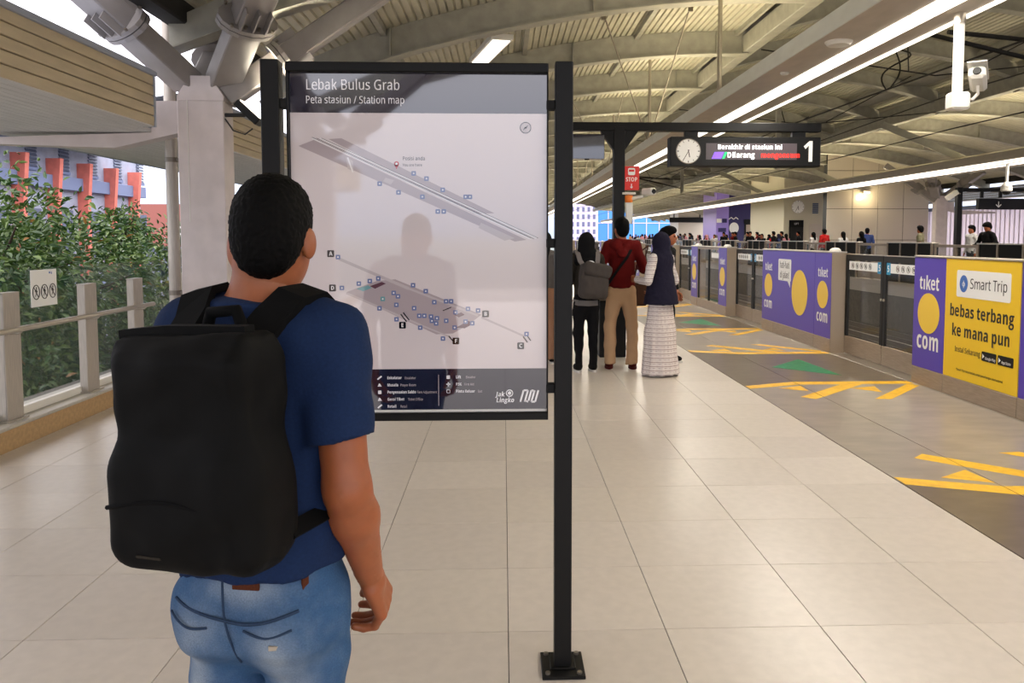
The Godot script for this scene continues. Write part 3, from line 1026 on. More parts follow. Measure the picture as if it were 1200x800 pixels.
func column(at: Vector3, label: String, sg: float) -> void:
	var t := thing("branching_column", label, "column", at)
	var s := Shape.new()
	s.span(Vector3(-0.235, 0, -0.15), Vector3(0.235, 2.92, 0.15), 0.008)
	obj("shaft", s, M.column, t)
	s = Shape.new()
	s.box(Vector3(-0.13 * sg, 2.3, 0.152), Vector3(0.006, 1.24, 0.004))
	obj("weld_seam", s, M.white_paint, t)
	s = Shape.new()
	s.prism([Vector2(-0.235, 2.92), Vector2(0.235, 2.92), Vector2(0.235, 2.97), Vector2(0.10, 3.17), Vector2(-0.10, 3.17), Vector2(-0.235, 2.97)], Vector3(0, 0, -0.145), Vector3.RIGHT, Vector3.UP, Vector3(0, 0, 0.29))
	obj("head", s, M.column, t)
	branch(t, Vector3(-0.17 * sg, 3.12, -0.02), Vector3(-0.95 * sg, 4.05, 1.25), 0.45)
	branch(t, Vector3(0.17 * sg, 3.12, -0.02), Vector3(1.15 * sg, 4.15, 1.25), 0.45)
	branch(t, Vector3(-0.02 * sg, 3.1, -0.1), Vector3(-0.1 * sg, 4.05, -1.3), 0.4)
	branch(t, Vector3(0.2 * sg, 2.98, -0.05), Vector3(2.05 * sg, 4.42, -0.5), 0.28)
	s = Shape.new()
	s.prism([Vector2(-0.22 * sg, 2.6), Vector2(-0.22 * sg, 2.92), Vector2(-0.52 * sg, 2.92), Vector2(-0.52 * sg, 2.6), Vector2(-2.2 * sg, 2.54), Vector2(-2.2 * sg, 2.48), Vector2(-0.9 * sg, 2.44)], Vector3(0, 0, -0.1), Vector3.RIGHT, Vector3.UP, Vector3(0, 0, 0.2))
	obj("outrigger", s, M.column, t)
	s = Shape.new()
	s.span(Vector3(-0.3, 0, -0.22), Vector3(0.3, 0.03, 0.22), 0.006)
	obj("base_plate", s, M.branch, t)
	if sg > 0:
		t = thing("downpipe", "round grey downpipe clamped beside the column" + ("" if absf(at.z + 8.6) < 0.01 else ", %s" % ("mirrored in the map" if at.z > 0 else ("far along the rail" if at.z > -30 else "farthest along the rail"))), "pipe", at + Vector3(-0.44, 0, -0.19))
		s = Shape.new()
		s.tube([Vector3(0, 0.17, 0), Vector3(0, 4.0, 0)], 0.062, 16)
		obj("pipe", s, M.steel_post, t)
		s = Shape.new()
		for y in [2.32, 0.9]:
			s = Shape.new()
			s.lathe(Vector3(0, y, 0), [Vector2(0.068, 0), Vector2(0.068, 0.05)], 16)
			s.beam(Vector3(0.06, y + 0.025, 0.02), Vector3(0.22, y + 0.025, 0.1), 0.03, 0.03)
			obj("clamp", s, M.bolt, t)
	# floodlight on the column
	if absf(at.z + 8.6) < 0.01:
		t = thing("floodlight", "small floodlight on an arm of the big column", "lamp", at + Vector3(0.42, 2.82, 0.1))
		s = Shape.new()
		s.tube([Vector3(-0.2, -0.04, 0), Vector3(0.02, -0.04, 0)], 0.02, 8)
		s.tube([Vector3(-0.18, -0.08, 0.02), Vector3(-0.1, -0.2, 0.02), Vector3(0.02, -0.24, 0.02), Vector3(0.1, -0.18, 0.02)], 0.008, 6)
		obj("bracket", s, M.cable, t)
		var b := Basis(Vector3(0, 0, 1), 0.75)
		s = Shape.new()
		s.box(Vector3(0.06, -0.02, 0), Vector3(0.30, 0.08, 0.18), b.inverse(), 0.01)
		obj("lamp_body", s, M.black, t)
		s = Shape.new()
		s.box(Vector3(0.06, -0.02, 0) + b.inverse() * Vector3(0, 0.045, 0), Vector3(0.26, 0.012, 0.15), b.inverse())
		obj("lamp_glass", s, M.led, t)
		var l := SpotLight3D.new()
		l.name = "floodlight_beam"
		l.light_energy = 7.0
		l.light_color = Color(1, 0.95, 0.85)
		l.spot_angle = 55
		l.spot_range = 30
		l.light_size = 0.1
		l.shadow_enabled = true
		l.position = at + Vector3(0.48, 2.8, 0.1) + b.inverse() * Vector3(0, 0.08, 0)
		add_child(l)
		l.look_at(l.position + b.inverse() * Vector3(0, 1, 0), Vector3.BACK)

# ------------------------------------------------------------------ light troughs
func light_troughs() -> void:
	for sd_ in [0, 1]:
		var mx := func(x: float): return 2 * CX + 0.2 - x if sd_ else x
		var t := thing("light_trough", ["long white light trough hanging over the platform edge", "long light trough hanging over the opposite platform edge"][sd_], "light fixture")
		var s := Shape.new()
		var hi := 0.32 if sd_ else 0.17
		s.prism([Vector2(mx.call(3.06), 3.43), Vector2(mx.call(4.07), 3.43), Vector2(mx.call(4.09), 3.45), Vector2(mx.call(4.09), 3.46 + hi * 0.8), Vector2(mx.call(3.9), 3.43 + hi * 1.1), Vector2(mx.call(3.2), 3.43 + hi * 1.1), Vector2(mx.call(3.06), 3.43 + hi)], Vector3(0, 0, 3.5), Vector3.RIGHT, Vector3.UP, Vector3(0, 0, -109.5))
		obj("body", s, M.soffit, t)
		s = Shape.new()
		s.span(Vector3(mx.call(3.04), 3.425, -106), Vector3(mx.call(3.06), 3.43 + hi, 3.5), 0.003)
		obj("side_panel", s, M.trough, t)
		var led := Shape.new()
		led.box(Vector3.ZERO, Vector3(0.21, 0.016, 1.42))
		var lm := led.mesh()
		var z := 2.5
		while z > -104.0:
			var o := obj("led_panel", lm, M.led, t)
			o.position = Vector3(mx.call(3.61), 3.424, z)
			z -= 1.45
		s = Shape.new()
		s.span(Vector3(mx.call(3.98), 3.415, -105), Vector3(mx.call(4.03), 3.431, 3.4))
		obj("led_strip", s, M.led_thin, t)
		if sd_:
			s = Shape.new()
			s.span(Vector3(mx.call(4.089), 3.44, -105), Vector3(mx.call(4.105), 3.48, 3.4))
			obj("led_strip", s, M.led_thin, t)
		# uplights added on top of the trough, out of view, to brighten the decking
		s = Shape.new()
		s.span(Vector3(mx.call(3.4), 3.43 + hi * 1.1, -105), Vector3(mx.call(3.6), 3.46 + hi * 1.1, 0))
		obj("added_uplight_strip", s, M.added_uplight_glow, t)
		for q in [[-8.0, 14.0], [-27.0, 24.0], [-52.0, 24.0], [-84.0, 38.0]]:
			area_lamp(Vector3(mx.call(3.5), 3.475 + hi * 1.1, q[0]), 0.2, q[1], LAMP * 0.75 * q[1], Color(1.0, 0.935, 0.78), "added_uplight", true)
		for q in [[-5.5, 17.0], [-27.0, 24.0], [-52.0, 24.0], [-84.0, 38.0]]:
			area_lamp(Vector3(mx.call(3.61), 3.405, q[0]), 0.21, q[1], LAMP * q[1])
	# fittings on the near trough
	var s := Shape.new()
	for q in [[3.28, -7.87, 0.13, "round white ceiling speaker under the light trough", "speaker", "ceiling_speaker"], [3.27, -9.35, 0.05, "small white smoke detector under the light trough", "detector", "smoke_detector"], [3.3, -14.5, 0.05, "small white smoke detector far along the light trough", "detector", "smoke_detector"]]:
		s = Shape.new()
		s.lathe(Vector3(q[0], 3.43, q[1]), [Vector2(q[2], 0.0), Vector2(q[2], -0.012), Vector2(q[2] * 0.8, -0.02 - q[2] * 0.15), Vector2(0.0, -0.022 - q[2] * 0.2)], 24)
		tag(obj(q[5], s, M.white_paint), q[3], q[4])
	var t := thing("security_camera", "white security camera on a long drop pole under the light trough", "camera", Vector3(3.9, 3.43, -6.85))
	s = Shape.new()
	s.lathe(Vector3(0, -0.09, 0), [Vector2(0.05, 0.0), Vector2(0.05, 0.09), Vector2(0.0, 0.09)], 16)
	obj("ceiling_mount", s, M.rail, t)
	s = Shape.new()
	s.span(Vector3(-0.033, -0.82, -0.033), Vector3(0.033, 0, 0.033), 0.006)
	obj("pole", s, M.white_paint, t)
	s = Shape.new()
	s.box(Vector3(-0.01, -0.75, 0.03), Vector3(0.16, 0.15, 0.14), Basis(), 0.02)
	obj("junction_box", s, M.white_paint, t)
	var b := Basis(Vector3.UP, -0.6) * Basis(Vector3.RIGHT, -0.3)
	s = Shape.new()
	s.box(Vector3(0.13, -0.57, 0.08), Vector3(0.13, 0.11, 0.30), b, 0.025)
	obj("camera_body", s, M.white_paint, t)
	s = Shape.new()
	s.box(Vector3(0.13, -0.57, 0.08) + b * Vector3(0, 0.062, 0.03), Vector3(0.15, 0.012, 0.34), b, 0.004)
	obj("sun_shield", s, M.white_paint, t)
	s = Shape.new()
	s.lathe(Vector3(0.13, -0.57, 0.08) + b * Vector3(0, 0, 0.15), [Vector2(0.035, 0), Vector2(0.03, 0.012), Vector2(0, 0.012)], 16, b * Basis(Vector3.RIGHT, PI / 2))
	obj("lens", s, M.black, t)
	s = Shape.new()
	s.tube([Vector3(0.05, -0.72, 0.05), Vector3(0.1, -0.74, 0.06), Vector3(0.14, -0.69, 0.07), Vector3(0.13, -0.62, 0.08)], 0.014, 8)
	obj("cable", s, M.white_paint, t)

# ------------------------------------------------------------------ screen doors
var BR := Basis(Vector3(0, 0, 1), Vector3(0, 1, 0), Vector3(-1, 0, 0))
func brand(t: Node3D, x: float, k: float) -> void:
	# the white word over and under a yellow dot on a narrow purple panel
	text(t, "tıket", 0.135 * k, Vector3(x, 0.99, 0.0075), M.print_white, Basis(), 0.86, HORIZONTAL_ALIGNMENT_CENTER, 1.0)
	text(t, "com", 0.175 * k, Vector3(x, 0.385, 0.0075), M.print_white, Basis(), 0.86, HORIZONTAL_ALIGNMENT_CENTER, 1.0)
	var s := Shape.new()
	s.prism(ell(Vector2(x, 0.755), 0.205 * k, 0.205 * k), Vector3(0, 0, 0.0085), Vector3.RIGHT, Vector3.UP, Vector3(0, 0, -0.002))
	obj("yellow_dot", s, M.dot, t)
func housing(t: Node3D, l: float, joints: Array) -> void:
	var s := Shape.new()
	s.span(Vector3(-l / 2, 0.0, -0.19), Vector3(l / 2, 1.32, 0.0), 0.006)
	obj("housing", s, M.steel, t)
	s = Shape.new()
	s.span(Vector3(-l / 2 - 0.004, 1.318, -0.2), Vector3(l / 2 + 0.004, 1.335, 0.012), 0.004)
	obj("top_cap", s, M.rail, t)
	for k in joints.size() - 1:
		s = Shape.new()
		s.span(Vector3(joints[k] + 0.003, 0.015, 0.0), Vector3(joints[k + 1] - 0.003, 0.185, 0.008), 0.002)
		obj("kick_plate", s, M.steel, t)
	s = Shape.new()
	s.lathe(Vector3(l / 2 - 0.12, 1.335, -0.09), [Vector2(0.075, 0), Vector2(0.07, 0.025), Vector2(0.04, 0.045), Vector2(0, 0.05)], 14)
	obj("beacon", s, M.white_paint, t)
func wrap_panel(t: Node3D, x0: float, x1: float, m: Material, called := "wrap_panel") -> void:
	var s := Shape.new()
	s.span(Vector3(x0 + 0.003, 0.19, 0.0), Vector3(x1 - 0.003, 1.315, 0.006), 0.0015)
	obj(called, s, m, t)
func screen_doors() -> void:
	# the yellow advertising module
	var t := thing("screen_door_module", "purple and yellow advertising panel of the platform screen doors", "screen door", Vector3(4.28, 0, -6.4), -PI / 2)
	# local x = world z + 6.4: the far end is at -1.79
	var s := Shape.new()
	housing(t, 3.58, [-1.79, -1.194, -0.06, 1.2, 1.79])
	wrap_panel(t, -1.79, -1.194, M.purple)
	wrap_panel(t, -1.194, -0.06, M.yellow)
	wrap_panel(t, -0.05, 1.79, M.purple)
	brand(t, -1.49, 1.0)
	var f := Vector3(0, 0, 0.0085)
	s = Shape.new()
	s.prism(rrect(-1.0, 0.965, -0.19, 1.215, 0.02), f, Vector3.RIGHT, Vector3.UP, Vector3(0, 0, -0.002))
	obj("white_label", s, M.print_white, t)
	s = Shape.new()
	s.prism(ell(Vector2(-0.885, 1.09), 0.065, 0.08), f + Vector3(0, 0, 0.001), Vector3.RIGHT, Vector3.UP, Vector3(0, 0, -0.001))
	obj("round_icon", s, M.print_blue, t)
	text(t, "ф", 0.05, Vector3(-0.885, 1.065, 0.0105), M.print_white, Basis(), 1.0, HORIZONTAL_ALIGNMENT_CENTER)
	text(t, "Smart Trip", 0.095, Vector3(-0.785, 1.048, 0.0092), M.print_dark, Basis(), 0.88)
	text(t, "bebas terbang", 0.11, Vector3(-0.62, 0.775, 0.0075), M.print_dark, Basis(), 0.92, HORIZONTAL_ALIGNMENT_CENTER, 1.0)
	text(t, "ke mana pun", 0.11, Vector3(-0.62, 0.59, 0.0075), M.print_dark, Basis(), 0.92, HORIZONTAL_ALIGNMENT_CENTER, 1.0)
	text(t, "Instal Sekarang", 0.05, Vector3(-1.0, 0.445, 0.0075), M.print_dark, Basis(), 0.85)
	for q in [[-0.57, "Google Play"], [-0.335, "App Store"]]:
		s = Shape.new()
		s.prism(rrect(q[0], 0.42, q[0] + 0.215, 0.505, 0.012), f, Vector3.RIGHT, Vector3.UP, Vector3(0, 0, -0.002))
		obj("store_badge", s, M.black, t)
		text(t, q[1], 0.024, Vector3(q[0] + 0.055, 0.437, 0.0092), M.print_white, Basis(), 0.85)
		s = Shape.new()
		s.face([Vector2(q[0] + 0.015, 0.44), Vector2(q[0] + 0.045, 0.462), Vector2(q[0] + 0.015, 0.485)], Vector3(0, 0, 0.0095), Vector3.RIGHT, Vector3.UP)
		obj("badge_icon", s, M.print_white, t)
	text(t, "*Smart Trip hanya berlaku untuk penerbangan internasional", 0.022, Vector3(-0.61, 0.27, 0.0075), M.print_dark, Basis(), 0.85, HORIZONTAL_ALIGNMENT_CENTER)
	# the purple module with the big dot
	t = thing("screen_door_module", "wide purple panel with a big yellow dot and speech bubble on the screen doors", "screen door", Vector3(4.28, 0, -11.7), -PI / 2)
	housing(t, 2.78, [-1.39, -0.83, 0.84, 1.39])
	wrap_panel(t, -1.39, 0.84, M.purple)
	wrap_panel(t, 0.84, 1.39, M.purple)
	brand(t, -1.08, 0.9)
	brand(t, 1.12, 0.9)
	s = Shape.new()
	s.prism(ell(Vector2(0.28, 0.72), 0.31, 0.33), f, Vector3.RIGHT, Vector3.UP, Vector3(0, 0, -0.002))
	obj("yellow_dot", s, M.dot, t)
	s = Shape.new()
	s.prism(rrect(-0.62, 0.86, -0.07, 1.19, 0.03), f, Vector3.RIGHT, Vector3.UP, Vector3(0, 0, -0.002))
	s.prism([Vector2(-0.22, 0.87), Vector2(-0.1, 0.77), Vector2(-0.1, 0.87)], f, Vector3.RIGHT, Vector3.UP, Vector3(0, 0, -0.002))
	obj("speech_bubble", s, M.print_white, t)
	text(t, "hati-hati", 0.10, Vector3(-0.345, 1.05, 0.0095), M.print_dark, Basis(), 0.8, HORIZONTAL_ALIGNMENT_CENTER)
	text(t, "di jalan!", 0.10, Vector3(-0.345, 0.90, 0.0095), M.print_dark, Basis(), 0.8, HORIZONTAL_ALIGNMENT_CENTER)
	# modules with a glass middle, on and on
	t = thing("screen_door_module", "glazed screen-door module with two narrow purple strips, beyond the wide purple panel", "screen door", Vector3(4.28, 0, -16.68), -PI / 2)
	s = Shape.new()
	for e in [-1, 1]:
		s.span(Vector3(e * 1.16 - 0.28, 0, -0.19), Vector3(e * 1.16 + 0.28, 1.32, 0.0), 0.006)
	s.span(Vector3(-1.42, 0, -0.12), Vector3(1.42, 0.19, 0.0))
	s.span(Vector3(-1.42, 1.27, -0.1), Vector3(1.42, 1.32, 0.0))
	obj("housing", s, M.steel, t)
	s = Shape.new()
	s.span(Vector3(-0.95, 0.19, -0.04), Vector3(0.95, 1.27, -0.03))
	obj("pane", s, M.glass_door, t)
	s = Shape.new()
	for x in [-0.9, 0.0, 0.9]: s.span(Vector3(x - 0.025, 0.19, -0.05), Vector3(x + 0.025, 1.27, -0.015))
	obj("mullion", s, M.gasket, t)
	s = Shape.new()
	s.span(Vector3(-1.44, 1.318, -0.2), Vector3(1.44, 1.335, 0.012), 0.004)
	obj("top_cap", s, M.rail, t)
	for q in [[-1.44, -0.88], [0.88, 1.44]]:
		wrap_panel(t, q[0], q[1], M.purple)
		brand(t, (q[0] + q[1]) * 0.5, 0.9)
		s = Shape.new()
		s.span(Vector3(q[0] + 0.003, 0.015, 0.0), Vector3(q[1] - 0.003, 0.185, 0.008), 0.002)
		obj("kick_plate", s, M.steel, t)
		s = Shape.new()
		s.lathe(Vector3(q[0] * 0.5 + q[1] * 0.5, 1.335, -0.09), [Vector2(0.075, 0), Vector2(0.07, 0.025), Vector2(0.04, 0.045), Vector2(0, 0.05)], 14)
		obj("beacon", s, M.white_paint, t)
	s = Shape.new()
	s.span(Vector3(0.2, 1.1, -0.028), Vector3(0.75, 1.21, -0.026))
	obj("sticker", s, M.print_white, t)
	for k in range(4, DOORS.size()):
		var c := copy(t, Vector3(4.28, 0, (DOORS[k] + DOORS[k - 1]) * 0.5), "glazed screen-door module with two narrow purple strips, %s beyond the wide purple panel" % NTH[k - 3])
		c.set_meta("group", "far screen-door modules")
	# sliding leaves, two to a doorway
	for k in DOORS.size():
		for e in [-1, 1]:
			var lab := ""
			if k < 4:
				lab = ["glass sliding leaf before the yellow advertising panel", "glass sliding leaf, numbered five, next to the %s" % ("wide purple panel" if e < 0 else "yellow advertising panel"), "glass sliding leaf in the doorway beyond the wide purple panel, %s" % ("next to it" if e > 0 else "its far half"), "glass sliding leaf in the doorway past the glazed module, %s half" % ("first" if e > 0 else "second")][k]
			door_leaf(Vector3(4.47, 0, DOORS[k] + e * 0.52), e, lab if lab else "%s glass sliding leaf in the %s doorway beyond the wide purple panel" % ["near" if e > 0 else "far", NTH[k - 2]], k, "" if lab and k > 0 else ("sliding leaves beside the advertising panel" if k == 0 else "far sliding leaves"))
	s = Shape.new()
	s.span(Vector3(4.27, 0.0, -72), Vector3(4.6, 0.006, 12), 0.002)
	struct("trim_threshold", s, M.rail, "metal sill under the screen doors")
var leaf_proto := {}
func door_leaf(at: Vector3, e: int, label: String, k: int, group: String) -> void:
	if leaf_proto.has(e) and k > 1:
		var c: Node3D = copy(leaf_proto[e], at, label)
		if group: c.set_meta("group", group)
		elif c.has_meta("group"): c.remove_meta("group")
		return
	# the meeting stile lies towards -e (local x is world z)
	var t := thing("sliding_door_leaf", label, "door", at, -PI / 2, group)
	var s := Shape.new()
	for q in [[-0.515, -0.455], [0.455, 0.515]]: s.span(Vector3(q[0], 0.2, -0.03), Vector3(q[1], 1.3, 0.0), 0.003)
	s.span(Vector3(-0.515, 1.23, -0.03), Vector3(0.515, 1.3, 0.001), 0.003)
	obj("frame", s, M.gasket, t)
	s = Shape.new()
	s.span(Vector3(-0.455, 0.24, -0.02), Vector3(0.455, 1.23, -0.01))
	obj("pane", s, M.glass_door, t)
	s = Shape.new()
	s.span(Vector3(-0.513, 0.012, -0.03), Vector3(0.513, 0.24, 0.003), 0.003)
	obj("kick_plate", s, M.steel, t)
	s = Shape.new()
	s.span(Vector3(-0.5, 1.298, -0.03), Vector3(0.5, 1.31, 0.004), 0.002)
	obj("top_cap", s, M.rail, t)
	s = Shape.new()
	var x0 := -0.43 if e < 0 else -0.38
	s.span(Vector3(x0, 1.105, -0.009), Vector3(x0 + 0.81, 1.215, -0.007))
	obj("sticker", s, M.print_white, t)
	s = Shape.new()
	var bx := 0.37 if e < 0 else -0.45
	s.span(Vector3(bx - 0.01, 1.085, -0.007), Vector3(bx + 0.09, 1.225, -0.0055))
	obj("number_tag", s, M.sticker_blue, t)
	text(t, "5", 0.075, Vector3(bx + 0.04, 1.115, -0.005), M.print_white, Basis(), 0.9, HORIZONTAL_ALIGNMENT_CENTER, 1.0)
	for i in 5:
		s = Shape.new()
		var cx := x0 + 0.13 + 0.12 * i + (0.06 if e > 0 else -0.02)
		var ring := []
		for j in 17: ring.append(Vector3(cx + cos(TAU * j / 16) * 0.035, 1.16 + sin(TAU * j / 16) * 0.035, -0.0065))
		s.tube(ring, 0.003, 4, false)
		s.beam(Vector3(cx - 0.022, 1.18, -0.0065), Vector3(cx + 0.022, 1.14, -0.0065), 0.005, 0.001, Vector3(0, 0, 1))
		s.face(ell(Vector2(cx, 1.16), 0.014, 0.02, 8), Vector3(0, 0, -0.0066), Vector3.RIGHT, Vector3.UP)
		obj("pictogram", s, M.print_dark if i > 0 else M.leather, t)
	s = Shape.new()
	s.lathe(Vector3(-e * 0.485, 0.78, 0.0), [Vector2(0.016, 0.0), Vector2(0.014, 0.012), Vector2(0.0, 0.012)], 12, Basis(Vector3.RIGHT, PI / 2))
	obj("lock", s, M.rail, t)
	leaf_proto[e] = t

# ------------------------------------------------------------------ the other platform
const OX := 12.4
const OY := 0.12
func opposite_side() -> void:
	var s := Shape.new()
	s.span(Vector3(OX - 0.2, -0.3, -108), Vector3(25.0, OY, 14))
	struct("floor_opposite", s, M.tile0, "pale floor of the opposite platform")
	s = Shape.new()
	s.span(Vector3(OX - 0.15, -1.6, -108), Vector3(OX + 0.1, -0.3, 14))
	struct("wall_opposite_edge", s, M.concrete)
	# its screen doors, seen from the track side
	var t := thing("opposite_screen_door", "dark back of a screen-door module across the tracks", "screen door", Vector3(OX, OY, -19.2), -PI / 2, "screen-door modules across the tracks")
	s = Shape.new()
	s.span(Vector3(-1.36, 0, -0.18), Vector3(1.36, 1.22, 0), 0.006)
	obj("housing", s, M.black_matt, t)
	for x in [-1.33, -0.5, 0.5, 1.33]:
		s = Shape.new()
		s.span(Vector3(x - 0.035, 0, -0.02), Vector3(x + 0.035, 1.22, 0.03), 0.004)
		obj("rib", s, M.steel, t)
	s = Shape.new()
	s.span(Vector3(-1.37, 1.215, -0.2), Vector3(1.37, 1.25, 0.035), 0.005)
	obj("top_cap", s, M.rail, t)
	var d := thing("opposite_glass_leaf", "glazed doorway between screen-door modules across the tracks", "door", Vector3(OX, OY, -16.7), -PI / 2, "glazed doorways across the tracks")
	for x in [-1.03, -0.04, 0.04, 1.03]:
		s = Shape.new()
		s.span(Vector3(x - 0.03, 0, -0.05), Vector3(x + 0.03, 1.2, 0.0), 0.004)
		obj("stile", s, M.steel, d)
	for q in [[-1.0, -0.07], [0.07, 1.0]]:
		s = Shape.new()
		s.span(Vector3(q[0], 0.25, -0.03), Vector3(q[1], 1.12, -0.02))
		obj("pane", s, M.glass_door, d)
	s = Shape.new()
	s.span(Vector3(-1.06, 1.12, -0.05), Vector3(1.06, 1.2, 0.005), 0.004)
	s.span(Vector3(-1.06, 0.02, -0.05), Vector3(1.06, 0.25, 0.0), 0.004)
	obj("rail", s, M.steel, d)
	for k in range(-4, 16):
		if k != 0:
			copy(t, Vector3(OX, OY, -19.2 - 4.95 * k))
			copy(d, Vector3(OX, OY, -16.7 - 4.95 * k))
	# a clad stair block
	t = Node3D.new()
	t.name = "wall_stair_block"
	put(t, self)
	t.set_meta("kind", "structure")
	t.set_meta("label", "stair block clad in large cream panels on the opposite platform")
	t.position = Vector3(14.65, OY, -36)
	s = Shape.new()
	s.span(Vector3(0.02, 0, -0.5), Vector3(4.7, 6.2, -0.03))
	obj("core", s, M.gasket, t)
	for i in 4:
		for q in [[0.0, 1.27], [1.29, 2.68], [2.7, 4.4], [4.42, 6.0]]:
			s = Shape.new()
			s.span(Vector3(1.18 * i, q[0], -0.03), Vector3(1.18 * i + 1.16, q[1], 0.0), 0.006)
			obj("panel", s, M.panel_wall, t)
	t = thing("wall_lamp", "lit wall lamp washing the cream panel wall", "lamp", Vector3(16.35, 3.55, -35.8))
	s = Shape.new()
	s.box(Vector3.ZERO, Vector3(0.3, 0.1, 0.14), Basis(), 0.01)
	obj("housing", s, M.white_paint, t)
	s = Shape.new()
	s.box(Vector3(0, -0.055, 0), Vector3(0.26, 0.012, 0.1))
	obj("lamp_tube", s, M.led, t)
	var l := OmniLight3D.new()
	l.name = "wall_lamp_light"
	l.light_energy = 1.2
	l.light_color = Color(1, 0.9, 0.7)
	l.light_size = 0.1
	l.omni_range = 30
	l.shadow_enabled = true
	l.position = Vector3(16.35, 3.35, -35.5)
	add_child(l)
	# the wall with the clock, farther on
	t = Node3D.new()
	t.name = "wall_clock_room"
	put(t, self)
	t.set_meta("kind", "structure")
	t.set_meta("label", "cream wall of a small room with a door and a clock across the tracks")
	t.position = Vector3(15.5, OY, -44)
	s = Shape.new()
	s.span(Vector3(0, 0, -6), Vector3(3.2, 5.6, 0))
	obj("wall_face", s, M.clock_wall, t)
	s = Shape.new()
	s.span(Vector3(0.3, 0, 0), Vector3(1.1, 1.95, 0.03))
	obj("doorway", s, M.black_matt, t)
	s = Shape.new()
	s.span(Vector3(0.3, 1.95, 0), Vector3(1.1, 2.35, 0.05), 0.005)
	obj("door_sign", s, M.black, t)
	text(t, "LIFT", 0.1, Vector3(0.7, 2.1, 0.052), M.print_white, Basis(), 1, HORIZONTAL_ALIGNMENT_CENTER)
	s = Shape.new()
	s.span(Vector3(1.45, 0, 0), Vector3(2.1, 2.15, 0.03), 0.004)
	obj("door_leaf", s, M.panel_wall, t)
	s = Shape.new()
	for k in 6: s.box(Vector3(1.75, 2.75 + 0.1 * k, 0.03), Vector3(0.32, 0.07, 0.03), Basis(Vector3.RIGHT, 0.5))
	obj("vent", s, M.louvre, t)
	clock(Vector3(16.25, 3.2, -43.9), 0.36, "round white wall clock on the cream wall across the tracks", 0.05)
	# billboard wall
	t = Node3D.new()
	t.name = "wall_billboard"
	put(t, self)
	t.set_meta("kind", "structure")
	t.set_meta("label", "deep purple billboard wall round a lift on the opposite platform")
	t.position = Vector3(16.0, OY, -60)
	s = Shape.new()
	s.span(Vector3(0.95, 0, -4), Vector3(5.0, 6.2, 0))
	obj("purple_panel", s, M.indigo, t)
	s = Shape.new()
	s.span(Vector3(0, 0, -4), Vector3(0.95, 6.2, 0))
	obj("lavender_panel", s, M.lavender, t)
	s = Shape.new()
	s.prism(ell(Vector2(1.35, 2.1), 0.36, 0.42), Vector3(0, 0, 0.02), Vector3.RIGHT, Vector3.UP, Vector3(0, 0, -0.02))
	obj("white_disc", s, M.print_white, t)
	s = Shape.new()
	s.prism(ell(Vector2(3.0, 4.0), 0.4, 0.4), Vector3(0, 0, 0.02), Vector3.RIGHT, Vector3.UP, Vector3(0, 0, -0.02))
	obj("yellow_dot", s, M.dot, t)
	text(t, "com", 0.55, Vector3(3.5, 3.85, 0.01), M.print_white, Basis(), 0.9, HORIZONTAL_ALIGNMENT_LEFT, 1.0)
	for k in 4:
		s = Shape.new()
		s.beam(Vector3(0.95 + 0.18 * k, 2.75 + (0.15 if k % 2 else 0.0), 0.01), Vector3(1.13 + 0.18 * k, 2.9 - (0.15 if k % 2 else 0.0), 0.01), 0.06, 0.01, Vector3(0, 0, 1))
		obj("zigzag", s, M.print_white, t)
	for q in [[0.03, 2.5, 0.4, 2.8, "print_white"], [0.45, 2.5, 0.8, 2.8, "indigo"], [0.15, 1.8, 0.75, 2.1, "indigo"]]:
		s = Shape.new()
		s.span(Vector3(q[0], q[1], 0), Vector3(q[2], q[3], 0.02), 0.004)
		obj("sticker", s, M[q[4]], t)
	s = Shape.new()
	s.span(Vector3(2.15, 0, 0), Vector3(3.65, 2.45, 0.08), 0.01)
	s.span(Vector3(2.1, 2.45, 0), Vector3(3.7, 2.75, 0.12), 0.01)
	obj("lift_frame", s, M.black, t)
	for q in [[2.25, 2.88], [2.92, 3.55]]:
		s = Shape.new()
		s.span(Vector3(q[0], 0, 0.08), Vector3(q[1], 2.35, 0.1), 0.005)
		obj("lift_door", s, M.steel, t)
	s = Shape.new()
	s.tube([Vector3(16.0 + 4.85, OY, -59.4), Vector3(16.0 + 4.85, 4.4, -59.4)], 0.12, 12)
	tag(obj("white_pipe", s, M.white_paint), "white standing pipe beside the purple billboard wall", "pipe")
	# grey room front left of the billboard
	s = Shape.new()
	s.span(Vector3(17.5, OY, -84), Vector3(24.0, 6.0, -80))
	struct("wall_far_room", s, M.panel_wall, "pale wall beyond the billboard")
	# back screen of the platform: white ribbed sheets
	t = Node3D.new()
	t.name = "wall_back_screen"
	put(t, self)
	t.set_meta("kind", "structure")
	t.set_meta("label", "white ribbed screen wall behind the opposite platform")
	t.position = Vector3(20.0, OY, 0)
	s = Shape.new()
	s.span(Vector3(0, 0, -44), Vector3(0.012, 2.6, 10))
	obj("sheet", s, M.screen_wall, t)
	for k in 64:
		s = Shape.new()
		s.span(Vector3(-0.03, 0, -20 - 0.3 * k), Vector3(0.0, 2.6, -19.96 - 0.3 * k))
		obj("sheet_rib", s, M.screen_wall, t)
	s = Shape.new()
	s.span(Vector3(-0.1, 2.6, -44), Vector3(0.15, 2.75, 10), 0.01)
	obj("top_rail", s, M.house_band, t)
	t = thing("opposite_eave", "ribbed grey eave canopy beyond the opposite platform", "canopy", Vector3(20.1, 3.1, 0))
	for k in 5:
		s = Shape.new()
		s.span(Vector3(0, 0.098 * k, -60), Vector3(0.05, 0.09 + 0.098 * k, -22), 0.006)
		obj("fascia_board", s, M.eave_grey, t)
	s = Shape.new()
	s.span(Vector3(0.06, 0.0, -60), Vector3(0.5, 0.08, -22))
	obj("soffit_sheet", s, M.soffit_board, t)
